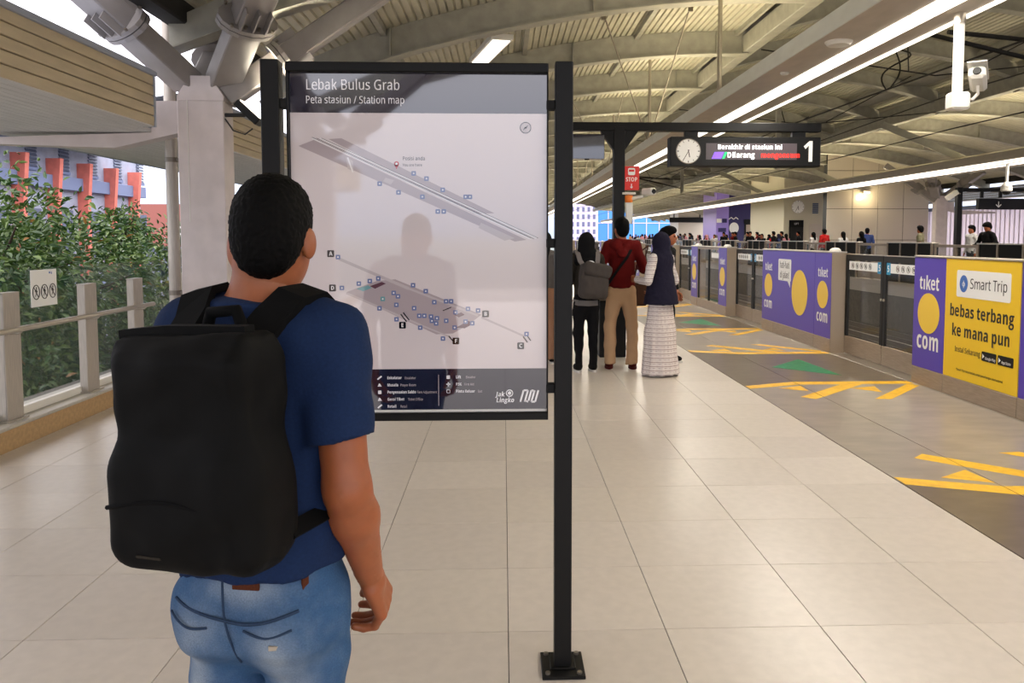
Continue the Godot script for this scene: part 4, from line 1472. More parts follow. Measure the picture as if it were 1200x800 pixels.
	# exit sign gantry
	t = thing("direction_sign", "black overhead sign with a white down arrow on the opposite platform", "sign", Vector3(15.55, OY, -27))
	s = Shape.new()
	s.span(Vector3(-0.09, 0, -0.09), Vector3(0.09, 3.1, 0.09), 0.008)
	obj("post", s, M.black, t)
	s = Shape.new()
	s.span(Vector3(-0.1, 2.95, -0.06), Vector3(4.0, 3.08, 0.06), 0.006)
	for x in [0.75, 1.4, 2.4]: s.span(Vector3(x, 2.75, -0.03), Vector3(x + 0.1, 2.96, 0.03))
	obj("cross_beam", s, M.black, t)
	s = Shape.new()
	s.span(Vector3(0.65, 2.35, -0.08), Vector3(4.0, 2.72, 0.08), 0.008)
	obj("sign_box", s, M.black, t)
	s = Shape.new()
	var zf := Vector3(0, 0, 0.0815)
	s.face(line2(Vector2(1.35, 2.62), Vector2(1.35, 2.44), 0.03), zf, Vector3.RIGHT, Vector3.UP)
	s.face(line2(Vector2(1.26, 2.52), Vector2(1.36, 2.42), 0.03), zf, Vector3.RIGHT, Vector3.UP)
	s.face(line2(Vector2(1.44, 2.52), Vector2(1.34, 2.42), 0.03), zf + Vector3(0, 0, 0.0002), Vector3.RIGHT, Vector3.UP)
	obj("arrow", s, M.print_white, t)
	t = thing("dome_camera", "white dome camera hanging from the far light trough", "camera", Vector3(13.0, 3.43, -20.4))
	s = Shape.new()
	s.tube([Vector3(0, 0, 0), Vector3(0, -0.5, 0)], 0.04, 10)
	obj("stem", s, M.white_paint, t)
	s = Shape.new()
	s.lathe(Vector3(0, -0.78, 0), [Vector2(0.11, 0.05), Vector2(0.14, 0.08), Vector2(0.13, 0.2), Vector2(0.06, 0.3), Vector2(0, 0.31)], 18)
	obj("dome_cap", s, M.white_paint, t)
	s = Shape.new()
	s.lathe(Vector3(0, -0.78, 0), [Vector2(0.0, -0.04), Vector2(0.06, -0.025), Vector2(0.1, 0.01), Vector2(0.11, 0.05)], 18)
	obj("dome_glass", s, M.black, t)
	t = thing("spot_fixture", "small white spot lamp on the opposite sign post", "lamp", Vector3(15.25, 2.95, -26.9))
	s = Shape.new()
	s.box(Vector3.ZERO, Vector3(0.42, 0.16, 0.2), Basis(Vector3(0, 0, 1), 0.6), 0.02)
	obj("lamp_body", s, M.white_paint, t)
	s = Shape.new()
	s.tube([Vector3(0.1, 0.1, 0), Vector3(0.3, 0.05, 0)], 0.02, 6)
	obj("bracket", s, M.bolt, t)
	# far end: pale block and blue glazed hall beyond the station
	t = thing("far_building", "pale lavender block with rows of small windows beyond the platform end", "building", Vector3(10.5, -6, -140))
	s = Shape.new()
	s.span(Vector3(0, 0, -10), Vector3(6.0, 16.5, 0))
	obj("wall", s, M.far_wall, t)
	for i in 6:
		for j in 9:
			s = Shape.new()
			s.span(Vector3(0.35 + 0.95 * i, 4.2 + 1.3 * j, 0), Vector3(0.8 + 0.95 * i, 5.0 + 1.3 * j, 0.06))
			obj("window", s, M.far_window, t)
	t = thing("glass_hall", "bright blue glazed hall far beyond the tracks", "building", Vector3(17.2, -6, -150))
	for i in 11:
		for j in 4:
			s = Shape.new()
			s.span(Vector3(0.05 + 2.4 * i, 3.4 * j, -4), Vector3(2.35 + 2.4 * i, 3.3 + 3.4 * j, 0))
			obj("pane", s, M.blue_glass, t)
	s = Shape.new()
	for i in 12: s.span(Vector3(2.4 * i - 0.08, 0, -4), Vector3(2.4 * i + 0.08, 13.6, 0.1))
	for j in 5: s.span(Vector3(0, 3.4 * j - 0.1, -4), Vector3(26.4, 3.4 * j + 0.06, 0.08))
	obj("frame", s, M.far_wall, t)
	t = thing("far_sign", "far black hanging sign over the opposite platform", "sign", Vector3(18.2, 3.0, -80))
	s = Shape.new()
	s.span(Vector3(-1.6, 0, 0), Vector3(1.9, 0.5, 0.15), 0.01)
	obj("sign_box", s, M.black, t)
	s = Shape.new()
	for x in [-1.2, 1.4]: s.span(Vector3(x, 0.5, 0.04), Vector3(x + 0.1, 2.4, 0.1))
	obj("hanger", s, M.black, t)

func clock(at: Vector3, r: float, label: String, deep: float, hold: Node3D = null) -> Node3D:
	var t: Node3D
	if hold:
		t = Node3D.new()
		t.name = "clock"
		hold.add_child(t)
		t.position = at
	else: t = thing("wall_clock", label, "clock", at)
	var face := Basis(Vector3.RIGHT, PI / 2)
	var s := Shape.new()
	s.lathe(Vector3.ZERO, [Vector2(r, -deep), Vector2(r * 1.03, 0.0), Vector2(r * 0.97, 0.012), Vector2(r * 0.96, 0.0)], 36, face)
	obj("rim", s, M.rail, t)
	s = Shape.new()
	s.face(ell(Vector2.ZERO, r * 0.97, r * 0.97, 36), Vector3(0, 0, 0.002), Vector3.RIGHT, Vector3.UP)
	obj("dial", s, M.print_white, t)
	s = Shape.new()
	for k in 12:
		var a := TAU * k / 12
		var d := Vector2(sin(a), cos(a))
		s.face(line2(d * r * 0.78, d * r * 0.92, r * (0.07 if k % 3 == 0 else 0.04)), Vector3(0, 0, 0.004), Vector3.RIGHT, Vector3.UP)
	obj("hour_mark", s, M.print_dark, t)
	s = Shape.new()
	for q in [[5.6 / 12.0, 0.5, 0.07], [35.0 / 60.0, 0.78, 0.045]]:
		var d := Vector2(sin(TAU * q[0]), cos(TAU * q[0]))
		s.face(line2(-d * r * 0.12, d * r * q[1], r * q[2]), Vector3(0, 0, 0.006 + q[1] * 0.001), Vector3.RIGHT, Vector3.UP)
	obj("hand", s, M.print_dark, t)
	return t

# ------------------------------------------------------------------ outdoors
func outdoors() -> void:
	var s := Shape.new()
	s.span(Vector3(-160, -6.9, -320), Vector3(160, -6.5, 120))
	struct("ground", s, M.asphalt, "ground far below the elevated platform")
	var leaf := Shape.new()
	var tip := [Vector3(0, 0, 0), Vector3(0.033, 0.012, 0.05), Vector3(0.028, 0.008, 0.1), Vector3(0, -0.02, 0.16), Vector3(-0.028, 0.008, 0.1), Vector3(-0.033, 0.012, 0.05)]
	for q in [[0, 1, 2], [0, 2, 3], [0, 3, 4], [0, 4, 5]]: leaf.tri(tip[q[0]], tip[q[2]], tip[q[1]])
	var lm := leaf.mesh()
	lm.surface_set_material(0, M.leaf)
	var r := RandomNumberGenerator.new()
	# crown blobs: centre, radii; each tree its own set
	var trees := [
		["tall green tree, its crown highest above the glass rail", Vector3(-7.15, -6.5, -11.4), [[Vector3(0, 7.2, 0), Vector3(1.55, 2.1, 1.5)], [Vector3(0.5, 6.0, 0.5), Vector3(1.2, 1.3, 1.2)], [Vector3(0.3, 4.6, 1.2), Vector3(1.8, 1.3, 1.6)]], 15000],
		["round yellow-green tree in the middle of the row behind the glass rail", Vector3(-7.5, -6.5, -14.2), [[Vector3(0, 6.9, 0), Vector3(1.6, 1.75, 1.5)], [Vector3(-0.9, 7.1, 0.3), Vector3(1.1, 1.4, 1.1)], [Vector3(0.8, 5.4, 0.6), Vector3(1.5, 1.5, 1.4)]], 14000],
		["green tree beside the downpipe behind the glass rail", Vector3(-6.9, -6.5, -17.3), [[Vector3(0, 6.9, 0), Vector3(1.3, 1.6, 1.3)], [Vector3(1.3, 6.6, -0.5), Vector3(1.2, 1.4, 1.2)], [Vector3(0.2, 5.3, 0.3), Vector3(1.7, 1.4, 1.4)]], 11000],
		["low dark green tree close behind the glass rail", Vector3(-6.4, -6.5, -10.3), [[Vector3(0, 5.2, 0), Vector3(1.5, 1.5, 1.6)], [Vector3(-0.5, 4.4, 2.2), Vector3(1.4, 1.3, 1.5)], [Vector3(0.4, 4.3, -2.0), Vector3(1.4, 1.3, 1.5)], [Vector3(0.2, 3.4, 0.5), Vector3(1.6, 1.3, 2.4)]], 16000],
		["sparse slender tree standing higher than the row near the red roof", Vector3(-9.2, -6.5, -19.8), [[Vector3(0, 8.05, 0), Vector3(0.65, 0.75, 0.6)], [Vector3(0.2, 6.6, 0), Vector3(1.4, 1.3, 1.2)]], 3200],
		["broad tree reaching past the frame beside the platform", Vector3(-8.0, -6.5, -8.2), [[Vector3(0, 5.4, 0), Vector3(1.5, 1.5, 1.6)], [Vector3(0.8, 4.2, -0.6), Vector3(1.8, 1.5, 1.7)]], 9000],
		["thick tree behind the row, filling the gap below the finned house", Vector3(-11.0, -6.5, -17.0), [[Vector3(0, 6.6, 0), Vector3(2.2, 1.9, 2.2)], [Vector3(0.5, 4.8, 2.5), Vector3(2.2, 1.8, 2.2)], [Vector3(0.8, 3.0, 1.0), Vector3(2.8, 1.6, 3.2)]], 14000],
	]
	for k in trees.size():
		r.seed = 100 + k
		var t := thing("street_tree", trees[k][0], "tree", trees[k][1], 0, "trees behind the glass rail")
		s = Shape.new()
		var top: Vector3 = trees[k][2][0][0]
		s.tube([Vector3(0, 0, 0), Vector3(0.08, 2.0, 0.05), top * Vector3(0.5, 0.75, 0.5), top], [0.2, 0.15, 0.1, 0.03], 9)
		for b in trees[k][2]:
			var bc: Vector3 = b[0]
			for j in 5:
				var e := bc + (b[1] as Vector3) * Vector3(r.randf_range(-0.8, 0.8), r.randf_range(-0.4, 0.8), r.randf_range(-0.8, 0.8))
				s.tube([top * Vector3(0.4, 0.6, 0.4), bc.lerp(e, 0.3), e], [0.06, 0.035, 0.012], 5)
		obj("trunk", s, M.bark, t)
		var mm := MultiMesh.new()
		mm.transform_format = MultiMesh.TRANSFORM_3D
		mm.use_colors = true
		mm.mesh = lm
		var n: int = trees[k][3]
		mm.instance_count = n
		for i in n:
			var b: Array = trees[k][2][r.randi() % (trees[k][2] as Array).size()]
			var d := Vector3(r.randfn(), r.randfn(), r.randfn()).normalized()
			var p: Vector3 = (b[0] as Vector3) + d * (b[1] as Vector3) * pow(r.randf(), 0.4) * r.randf_range(0.82, 1.08)
			# leaves hang in small tufts
			p += Vector3(sin(p.y * 9.0 + k), sin(p.x * 8.0), sin(p.z * 9.0)) * 0.09
			var bs := Basis.looking_at((d + Vector3(r.randf_range(-0.9, 0.9), r.randf_range(-1.2, 0.3), r.randf_range(-0.9, 0.9))).normalized() * -1.0, Vector3(0.01, 1, 0.02)) * Basis(Vector3(0, 0, 1), r.randf_range(-1.3, 1.3))
			mm.set_instance_transform(i, Transform3D(bs.scaled(Vector3.ONE * r.randf_range(0.6, 1.05)), p))
			var g := r.randf()
			var c := Color(0.02, 0.06, 0.013).lerp(Color(0.115, 0.18, 0.038), g * g)
			if r.randf() < 0.006: c = Color(0.24, 0.12, 0.03)
			if k == 3 or k == 6: c = Color(c.r * 0.75, c.g * 0.8, c.b)
			mm.set_instance_color(i, c)
		var mi := MultiMeshInstance3D.new()
		mi.name = "foliage"
		mi.multimesh = mm
		mi.material_override = M.leaf
		mi.set_meta("kind", "stuff")
		t.add_child(mi)
	# the house with red fins, its front along the line of the platform
	var t := thing("finned_house", "grey-blue house with a row of coral red vertical fins behind the trees", "building", Vector3(-14.1, -6.5, 0))
	s = Shape.new()
	s.span(Vector3(-8, 0, -32.2), Vector3(-0.15, 11.1, -18))
	obj("wall", s, M.house_wall, t)
	for y in [9.55, 6.2]:
		s = Shape.new()
		s.span(Vector3(-0.15, y, -32.3), Vector3(0.05, y + 0.42, -18), 0.01)
		obj("floor_band", s, M.house_band, t)
	for k in 6:
		var z := -22.2 - 1.82 * k
		s = Shape.new()
		s.prism([Vector2(-0.15, 2), Vector2(0.16, 2), Vector2(0.18, 9.0), Vector2(0.30, 10.48), Vector2(-0.15, 10.48)], Vector3(0, 0, z - 0.1), Vector3.RIGHT, Vector3.UP, Vector3(0, 0, 0.2))
		obj("fin", s, M.fin, t)
		var w := Node3D.new()
		w.name = "window"
		t.add_child(w, true)
		w.position = Vector3(-0.13, 10.1, z - 0.92)
		s = Shape.new()
		s.box(Vector3(0, 0.85, 0), Vector3(0.08, 0.08, 0.62))
		obj("lintel", s, M.house_band, w)
		s = Shape.new()
		s.box(Vector3.ZERO, Vector3(0.08, 0.1, 0.62))
		obj("sill", s, M.house_band, w)
		for j in 7:
			s = Shape.new()
			s.box(Vector3(0, 0.1 + 0.11 * j, 0), Vector3(0.03, 0.085, 0.56), Basis(Vector3(0, 0, 1), 0.5))
			obj("slat", s, M.louvre, w)
		s = Shape.new()
		s.span(Vector3(-0.13, 7.2, z - 1.3), Vector3(-0.09, 8.9, z - 0.5))
		obj("window_pane", s, M.louvre, t)
	s = Shape.new()
	s.prism([Vector2(-8.5, 12.0), Vector2(0.1, 11.1), Vector2(0.95, 10.85), Vector2(0.95, 11.0), Vector2(-8.5, 12.3)], Vector3(0, 0, -29.0), Vector3.RIGHT, Vector3.UP, Vector3(0, 0, 11.5))
	obj("roof", s, M.eave_grey, t)
	s = Shape.new()
	s.lathe(Vector3(-0.9, 11.1, -30.8), [Vector2(0.5, 0), Vector2(0.55, 0.3), Vector2(0.55, 0.75), Vector2(0.2, 0.95), Vector2(0, 0.97)], 16)
	obj("water_tank", s, M.eave_grey, t)
	# the low house with the red tiled roof
	t = thing("tiled_house", "low house with a dark red tiled roof beyond the trees", "building", Vector3(-17.3, -6.5, -37))
	s = Shape.new()
	s.span(Vector3(-3, 0, -6), Vector3(3.2, 8.0, -0.4))
	obj("wall", s, M.house_wall, t)
	for k in 9:
		s = Shape.new()
		var y := 7.7 + 0.215 * k
		s.quad(Vector3(-3.6, y - 0.05, 0.2 - 0.22 * k), Vector3(3.0, y - 0.05, 0.2 - 0.22 * k), Vector3(3.0, y + 0.17, -0.02 - 0.22 * k), Vector3(-3.6, y + 0.17, -0.02 - 0.22 * k))
		s.quad(Vector3(-3.6, y - 0.1, 0.2 - 0.22 * k), Vector3(3.0, y - 0.1, 0.2 - 0.22 * k), Vector3(3.0, y - 0.05, 0.2 - 0.22 * k), Vector3(-3.6, y - 0.05, 0.2 - 0.22 * k))
		obj("tile_course", s, M.roof_tile, t)
	s = Shape.new()
	s.beam(Vector3(2.4, 7.55, 0.4), Vector3(3.4, 9.6, -0.2), 0.16, 0.3)
	obj("bargeboard", s, M.print_white, t)
	s = Shape.new()
	s.span(Vector3(3.2, 0, -6), Vector3(6.0, 8.3, -1.6))
	obj("wing", s, M.house_wall, t)

# ------------------------------------------------------------------ the station map
func mp(px: float, py: float) -> Vector2:
	# the print's own grid: 300 across, 394 down
	return Vector2(-0.427 + px * 0.00286, 2.069 - py * 0.002904)
func map_board() -> void:
	var t := thing("station_map_board", "station map board between two black posts, in front of the man with the backpack", "sign", Vector3(-0.284, 0, -2.75))
	var s := Shape.new()
	for e in [-1, 1]:
		s = Shape.new()
		s.span(Vector3(e * 0.489 - 0.03, 0.0, -0.03), Vector3(e * 0.489 + 0.03, 2.108, 0.03), 0.003)
		obj("post", s, M.black, t)
		s = Shape.new()
		s.span(Vector3(e * 0.489 - 0.075, 0.0, -0.08), Vector3(e * 0.489 + 0.075, 0.012, 0.09), 0.002)
		s.span(Vector3(e * 0.489 - 0.045, 0.012, -0.045), Vector3(e * 0.489 + 0.045, 0.018, 0.045), 0.002)
		var bp := obj("base_plate", s, M.black, t)
		for q in [[-0.055, -0.06], [0.055, -0.06], [-0.055, 0.07], [0.055, 0.07]]:
			s = Shape.new()
			s.lathe(Vector3(e * 0.489 + q[0], 0.012, q[1]), [Vector2(0.009, 0), Vector2(0.009, 0.008), Vector2(0, 0.008)], 6)
			obj("bolt", s, M.bolt, bp)
		for y in [1.965, 1.5, 1.0]:
			s = Shape.new()
			s.span(Vector3(e * 0.43, y - 0.016, -0.02), Vector3(e * 0.46, y + 0.016, 0.02), 0.003)
			obj("bracket", s, M.black_matt, t)
	s = Shape.new()
	s.span(Vector3(-0.436, 2.068, -0.035), Vector3(0.436, 2.10, 0.032), 0.003)
	s.span(Vector3(-0.436, 0.894, -0.035), Vector3(0.436, 0.921, 0.032), 0.003)
	s.span(Vector3(-0.436, 0.894, -0.035), Vector3(-0.4285, 2.10, 0.028), 0.002)
	s.span(Vector3(0.4325, 0.894, -0.035), Vector3(0.436, 2.10, 0.028), 0.001)
	obj("frame", s, M.black, t)
	s = Shape.new()
	s.span(Vector3(-0.43, 0.9, -0.034), Vector3(0.433, 2.09, -0.02))
	obj("back_panel", s, M.black_matt, t)
	s = Shape.new()
	s.span(Vector3(-0.428, 0.921, -0.02), Vector3(0.432, 0.929, 0.014))
	obj("lower_lip", s, M.white_paint, t)
	var lay := func(called: String, polys: Array, m: Material, z: float):
		var f := Shape.new()
		for p in polys: f.face(p, Vector3(0, 0, z), Vector3.RIGHT, Vector3.UP)
		return obj(called, f, m, t)
	var R := func(x0: float, y0: float, x1: float, y1: float): return [mp(x0, y1), mp(x1, y1), mp(x1, y0), mp(x0, y0)]
	var P := func(l: Array):
		var o := []
		for q in l: o.append(mp(q[0], q[1]))
		return o
	var L := func(a: Array, b: Array, w: float): return line2(mp(a[0], a[1]), mp(b[0], b[1]), w)
	# sheets butt against each other in one plane
	lay.call("map_sheet", [R.call(0, 46, 300, 344)], M.map_white, 0.012)
	lay.call("map_header", [R.call(0, 0, 300, 46)], M.map_navy, 0.012)
	lay.call("map_footer", [R.call(0, 344, 300, 393)], M.map_navy, 0.012)
	# upper level: two platforms and the tracks between
	lay.call("platform_print", [P.call([[44, 76], [59, 75], [238, 161], [214, 162]]), P.call([[9, 84], [27, 77], [276, 192], [262, 194]])], M.map_grey, 0.0123)
	lay.call("platform_shade", [P.call([[64, 96], [72, 101], [73, 113], [66, 110]]), P.call([[110, 120], [120, 123], [116, 128], [107, 124]]), P.call([[222, 172], [262, 190], [250, 193], [219, 178]])], M.map_pale, 0.0125)
	lay.call("track_line", [L.call([25, 75], [281, 191], 0.004), L.call([34, 75], [288, 190], 0.004), L.call([66, 97], [72, 114], 0.005)], M.map_line, 0.0127)
	lay.call("track_line", [L.call([25, 74], [281, 190], 0.0012), L.call([30, 75], [285, 191], 0.0012), L.call([36, 75], [290, 190], 0.0012)], M.map_ink, 0.0129)
	# concourse level
	lay.call("concourse_print", [P.call([[62, 253], [98, 240], [120, 238], [222, 280], [206, 292], [188, 302], [168, 303], [118, 280]])], M.map_grey, 0.0123)
	lay.call("walkway_print", [L.call([54, 214], [136, 249], 0.010), L.call([136, 249], [218, 281], 0.007), L.call([222, 283], [274, 306], 0.007), L.call([62, 254], [150, 292], 0.007), L.call([150, 292], [184, 306], 0.005)], M.map_pale, 0.0125)
	lay.call("area_print", [P.call([[74, 249], [88, 245], [92, 248], [82, 252]])], M.map_teal, 0.0127)
	lay.call("area_print", [P.call([[90, 246], [104, 241], [109, 243], [96, 249]]), P.call([[192, 295], [206, 287], [213, 290], [202, 296]]), P.call([[190, 280], [198, 277], [202, 280], [195, 283]])], M.map_maroon, 0.0127)
	lay.call("stair_print", [L.call([126, 279], [133, 288], 0.004), L.call([129, 277], [136, 286], 0.004), L.call([272, 306], [277, 313], 0.004), L.call([276, 304], [281, 311], 0.004), L.call([176, 275], [186, 271], 0.003), L.call([183, 305], [188, 311], 0.004)], M.map_ink, 0.0129)
	for q in [["A", 44.5, 208], ["D", 46, 248], ["E", 128, 292], ["F", 191.5, 311], ["B", 227, 279], ["C", 269, 317]]:
		var c := mp(q[1], q[2])
		lay.call("exit_tag", [rrect(c.x - 0.0115, c.y - 0.0115, c.x + 0.0115, c.y + 0.0115, 0.003)], M.map_black, 0.0129)
		text(t, q[0], 0.013, Vector3(c.x, c.y - 0.0065, 0.0128), M.map_type, Basis(), 1, HORIZONTAL_ALIGNMENT_CENTER, 1.0)
	for q in [[53, 212], [57, 248], [77, 243], [90, 240], [100, 237], [141, 245], [156, 252], [118, 254], [123, 258], [105, 261], [121, 268], [101, 272], [142, 272], [121, 285], [148, 281], [154, 281], [162, 282], [169, 284], [163, 287], [168, 290], [180, 287], [149, 295], [166, 265], [180, 264], [186, 264], [191, 277], [206, 273], [218, 275], [203, 288], [211, 290], [190, 295], [176, 308], [276, 303], [97, 127 - 60], [143, 115], [158, 121], [177, 134], [204, 142], [209, 142], [103, 127], [125, 137], [153, 142], [171, 159], [178, 159]]:
		var c := mp(q[0], q[1])
		if q[1] == 67: continue
		var f := Shape.new()
		f.face(rrect(c.x - 0.0078, c.y - 0.0078, c.x + 0.0078, c.y + 0.0078, 0.0026), Vector3(0, 0, 0.0131), Vector3.RIGHT, Vector3.UP)
		var o := obj("facility_icon", f, M.map_icon if q[0] != 105 else M.map_teal, t)
		f = Shape.new()
		f.face(ell(c, 0.0028, 0.0028, 10), Vector3(0, 0, 0.0133), Vector3.RIGHT, Vector3.UP)
		obj("icon_mark", f, M.map_type, o)
	# you-are-here pin and compass
	var pin := mp(123, 104)
	lay.call("pin", [ell(pin, 0.0085, 0.0085, 16), [pin + Vector2(-0.0078, -0.004), pin + Vector2(0, -0.018), pin + Vector2(0.0078, -0.004)]], M.map_red, 0.0129)
	lay.call("pin_eye", [ell(pin, 0.004, 0.004, 12)], M.map_type, 0.0132)
	text(t, "Posisi anda", 0.0125, Vector3(mp(130, 0).x, mp(0, 100).y, 0.0125), M.map_ink, Basis(), 0.86)
	text(t, "You are here", 0.0095, Vector3(mp(130, 0).x, mp(0, 107).y, 0.0125), M.map_ink, Basis(), 0.86)
	var cp := mp(275, 62)
	lay.call("compass", [ell(cp, 0.0195, 0.0195, 24)], M.map_ink, 0.0125)
	lay.call("compass_ring", [ell(cp, 0.0165, 0.0165, 24)], M.map_pale, 0.0127)
	lay.call("compass_needle", [[cp + Vector2(-0.004, -0.002), cp + Vector2(0.009, 0.010), cp + Vector2(0.003, -0.003)], [cp + Vector2(0.004, 0.002), cp + Vector2(-0.009, -0.010), cp + Vector2(-0.003, 0.003)]], M.map_ink, 0.0129)
	# header and footer lettering
	text(t, "Lebak Bulus Grab", 0.034, Vector3(mp(18, 0).x, mp(0, 20).y, 0.0125), M.map_type, Basis(), 0.84)
	text(t, "Peta stasiun / Station map", 0.025, Vector3(mp(18, 0).x, mp(0, 35.5).y, 0.0125), M.map_type, Basis(), 0.8)
	var rows := [["Eskalator", "Escalator", 109, 356], ["Musala", "Prayer Room", 109, 364.5], ["Penyesuaian Saldo", "Fare Adjustment", 109, 373], ["Gerai Tiket", "Ticket Office", 109, 381.5], ["Retail", "Retail", 109, 390], ["Lift", "Elevator", 191, 355.5], ["P3K", "First Aid", 191, 364], ["Pintu Keluar", "Exit", 191, 372.5]]
	for q in rows:
		var at := mp(q[2], q[3])
		text(t, q[0], 0.0095, Vector3(at.x, at.y, 0.0125), M.map_type, Basis(), 0.82, HORIZONTAL_ALIGNMENT_LEFT, 1.0)
		text(t, q[1], 0.0085, Vector3(at.x + 0.013 + 0.0052 * (q[0] as String).length(), at.y, 0.0125), M.map_pale, Basis(), 0.78)
		var c := mp(q[2] - 9, q[3] - 1.6)
		lay.call("legend_icon", [rrect(c.x - 0.006, c.y - 0.006, c.x + 0.006, c.y + 0.006, 0.0025)] if q[0] in ["Lift", "Pintu Keluar", "Penyesuaian Saldo"] else ([line2(c + Vector2(-0.007, -0.005), c + Vector2(0.007, 0.006), 0.005)] if q[0] in ["Eskalator", "Retail"] else ([line2(c + Vector2(-0.007, 0), c + Vector2(0.007, 0), 0.004), line2(c + Vector2(0, -0.007), c + Vector2(0, 0.007), 0.0042)] if q[0] == "P3K" else [[c + Vector2(-0.007, -0.005), c + Vector2(0.007, -0.005), c + Vector2(0.002, 0.004), c + Vector2(-0.002, 0.006)]])), M.map_type, 0.0126)
	for x in [88, 170]: lay.call("divider", [R.call(x, 351, x + 0.7, 388)], M.map_pale, 0.0125)
	lay.call("icon_inner", [rrect(mp(182, 0).x - 0.0045, mp(0, 370.9).y - 0.0045, mp(182, 0).x + 0.0045, mp(0, 370.9).y + 0.0045, 0.0015)], M.map_navy, 0.0128)
	# operators' marks
	text(t, "Jak", 0.0155, Vector3(mp(239, 0).x, mp(0, 377.5).y, 0.0125), M.map_type, Basis(Vector3(1, 0, 0), Vector3(0.15, 1, 0), Vector3(0, 0, 1)), 0.9, HORIZONTAL_ALIGNMENT_LEFT, 1.0)
	text(t, "Lingko", 0.0155, Vector3(mp(239, 0).x, mp(0, 384.5).y, 0.0125), M.map_type, Basis(Vector3(1, 0, 0), Vector3(0.15, 1, 0), Vector3(0, 0, 1)), 0.9, HORIZONTAL_ALIGNMENT_LEFT, 1.0)
	var k := mp(255.5, 373.5)
	lay.call("ring_mark", [ell(k, 0.0125, 0.0125, 20)], M.map_type, 0.0126)
	lay.call("ring_gap", [ell(k, 0.0095, 0.0095, 20)], M.map_navy, 0.0128)
	lay.call("ring_core", [ell(k, 0.006, 0.006, 16)], M.map_type, 0.013)
	var f2 := Shape.new()
	var st := func(a: Vector2, b: Vector2, w := 0.0062): f2.face(line2(a, b, w), Vector3(0, 0, 0.0126), Vector3.RIGHT, Vector3.UP)
	var o0 := mp(268.5, 384)
	var sk := func(x: float, y: float): return o0 + Vector2(x + y * 0.28, y)
	for q in [[0.0, 0.0, 0.0, 0.04], [0.0, 0.04, 0.015, 0.04], [0.015, 0.04, 0.015, 0.0], [0.027, 0.04, 0.027, 0.004], [0.015, 0.004, 0.027, 0.0], [0.027, 0.04, 0.036, 0.038], [0.038, 0.04, 0.038, 0.0], [0.038, 0.0, 0.05, 0.0], [0.051, 0.0, 0.051, 0.04]]:
		st.call(sk.call(q[0], q[1]), sk.call(q[2], q[3]))
	obj("emblem", f2, M.map_type, t)

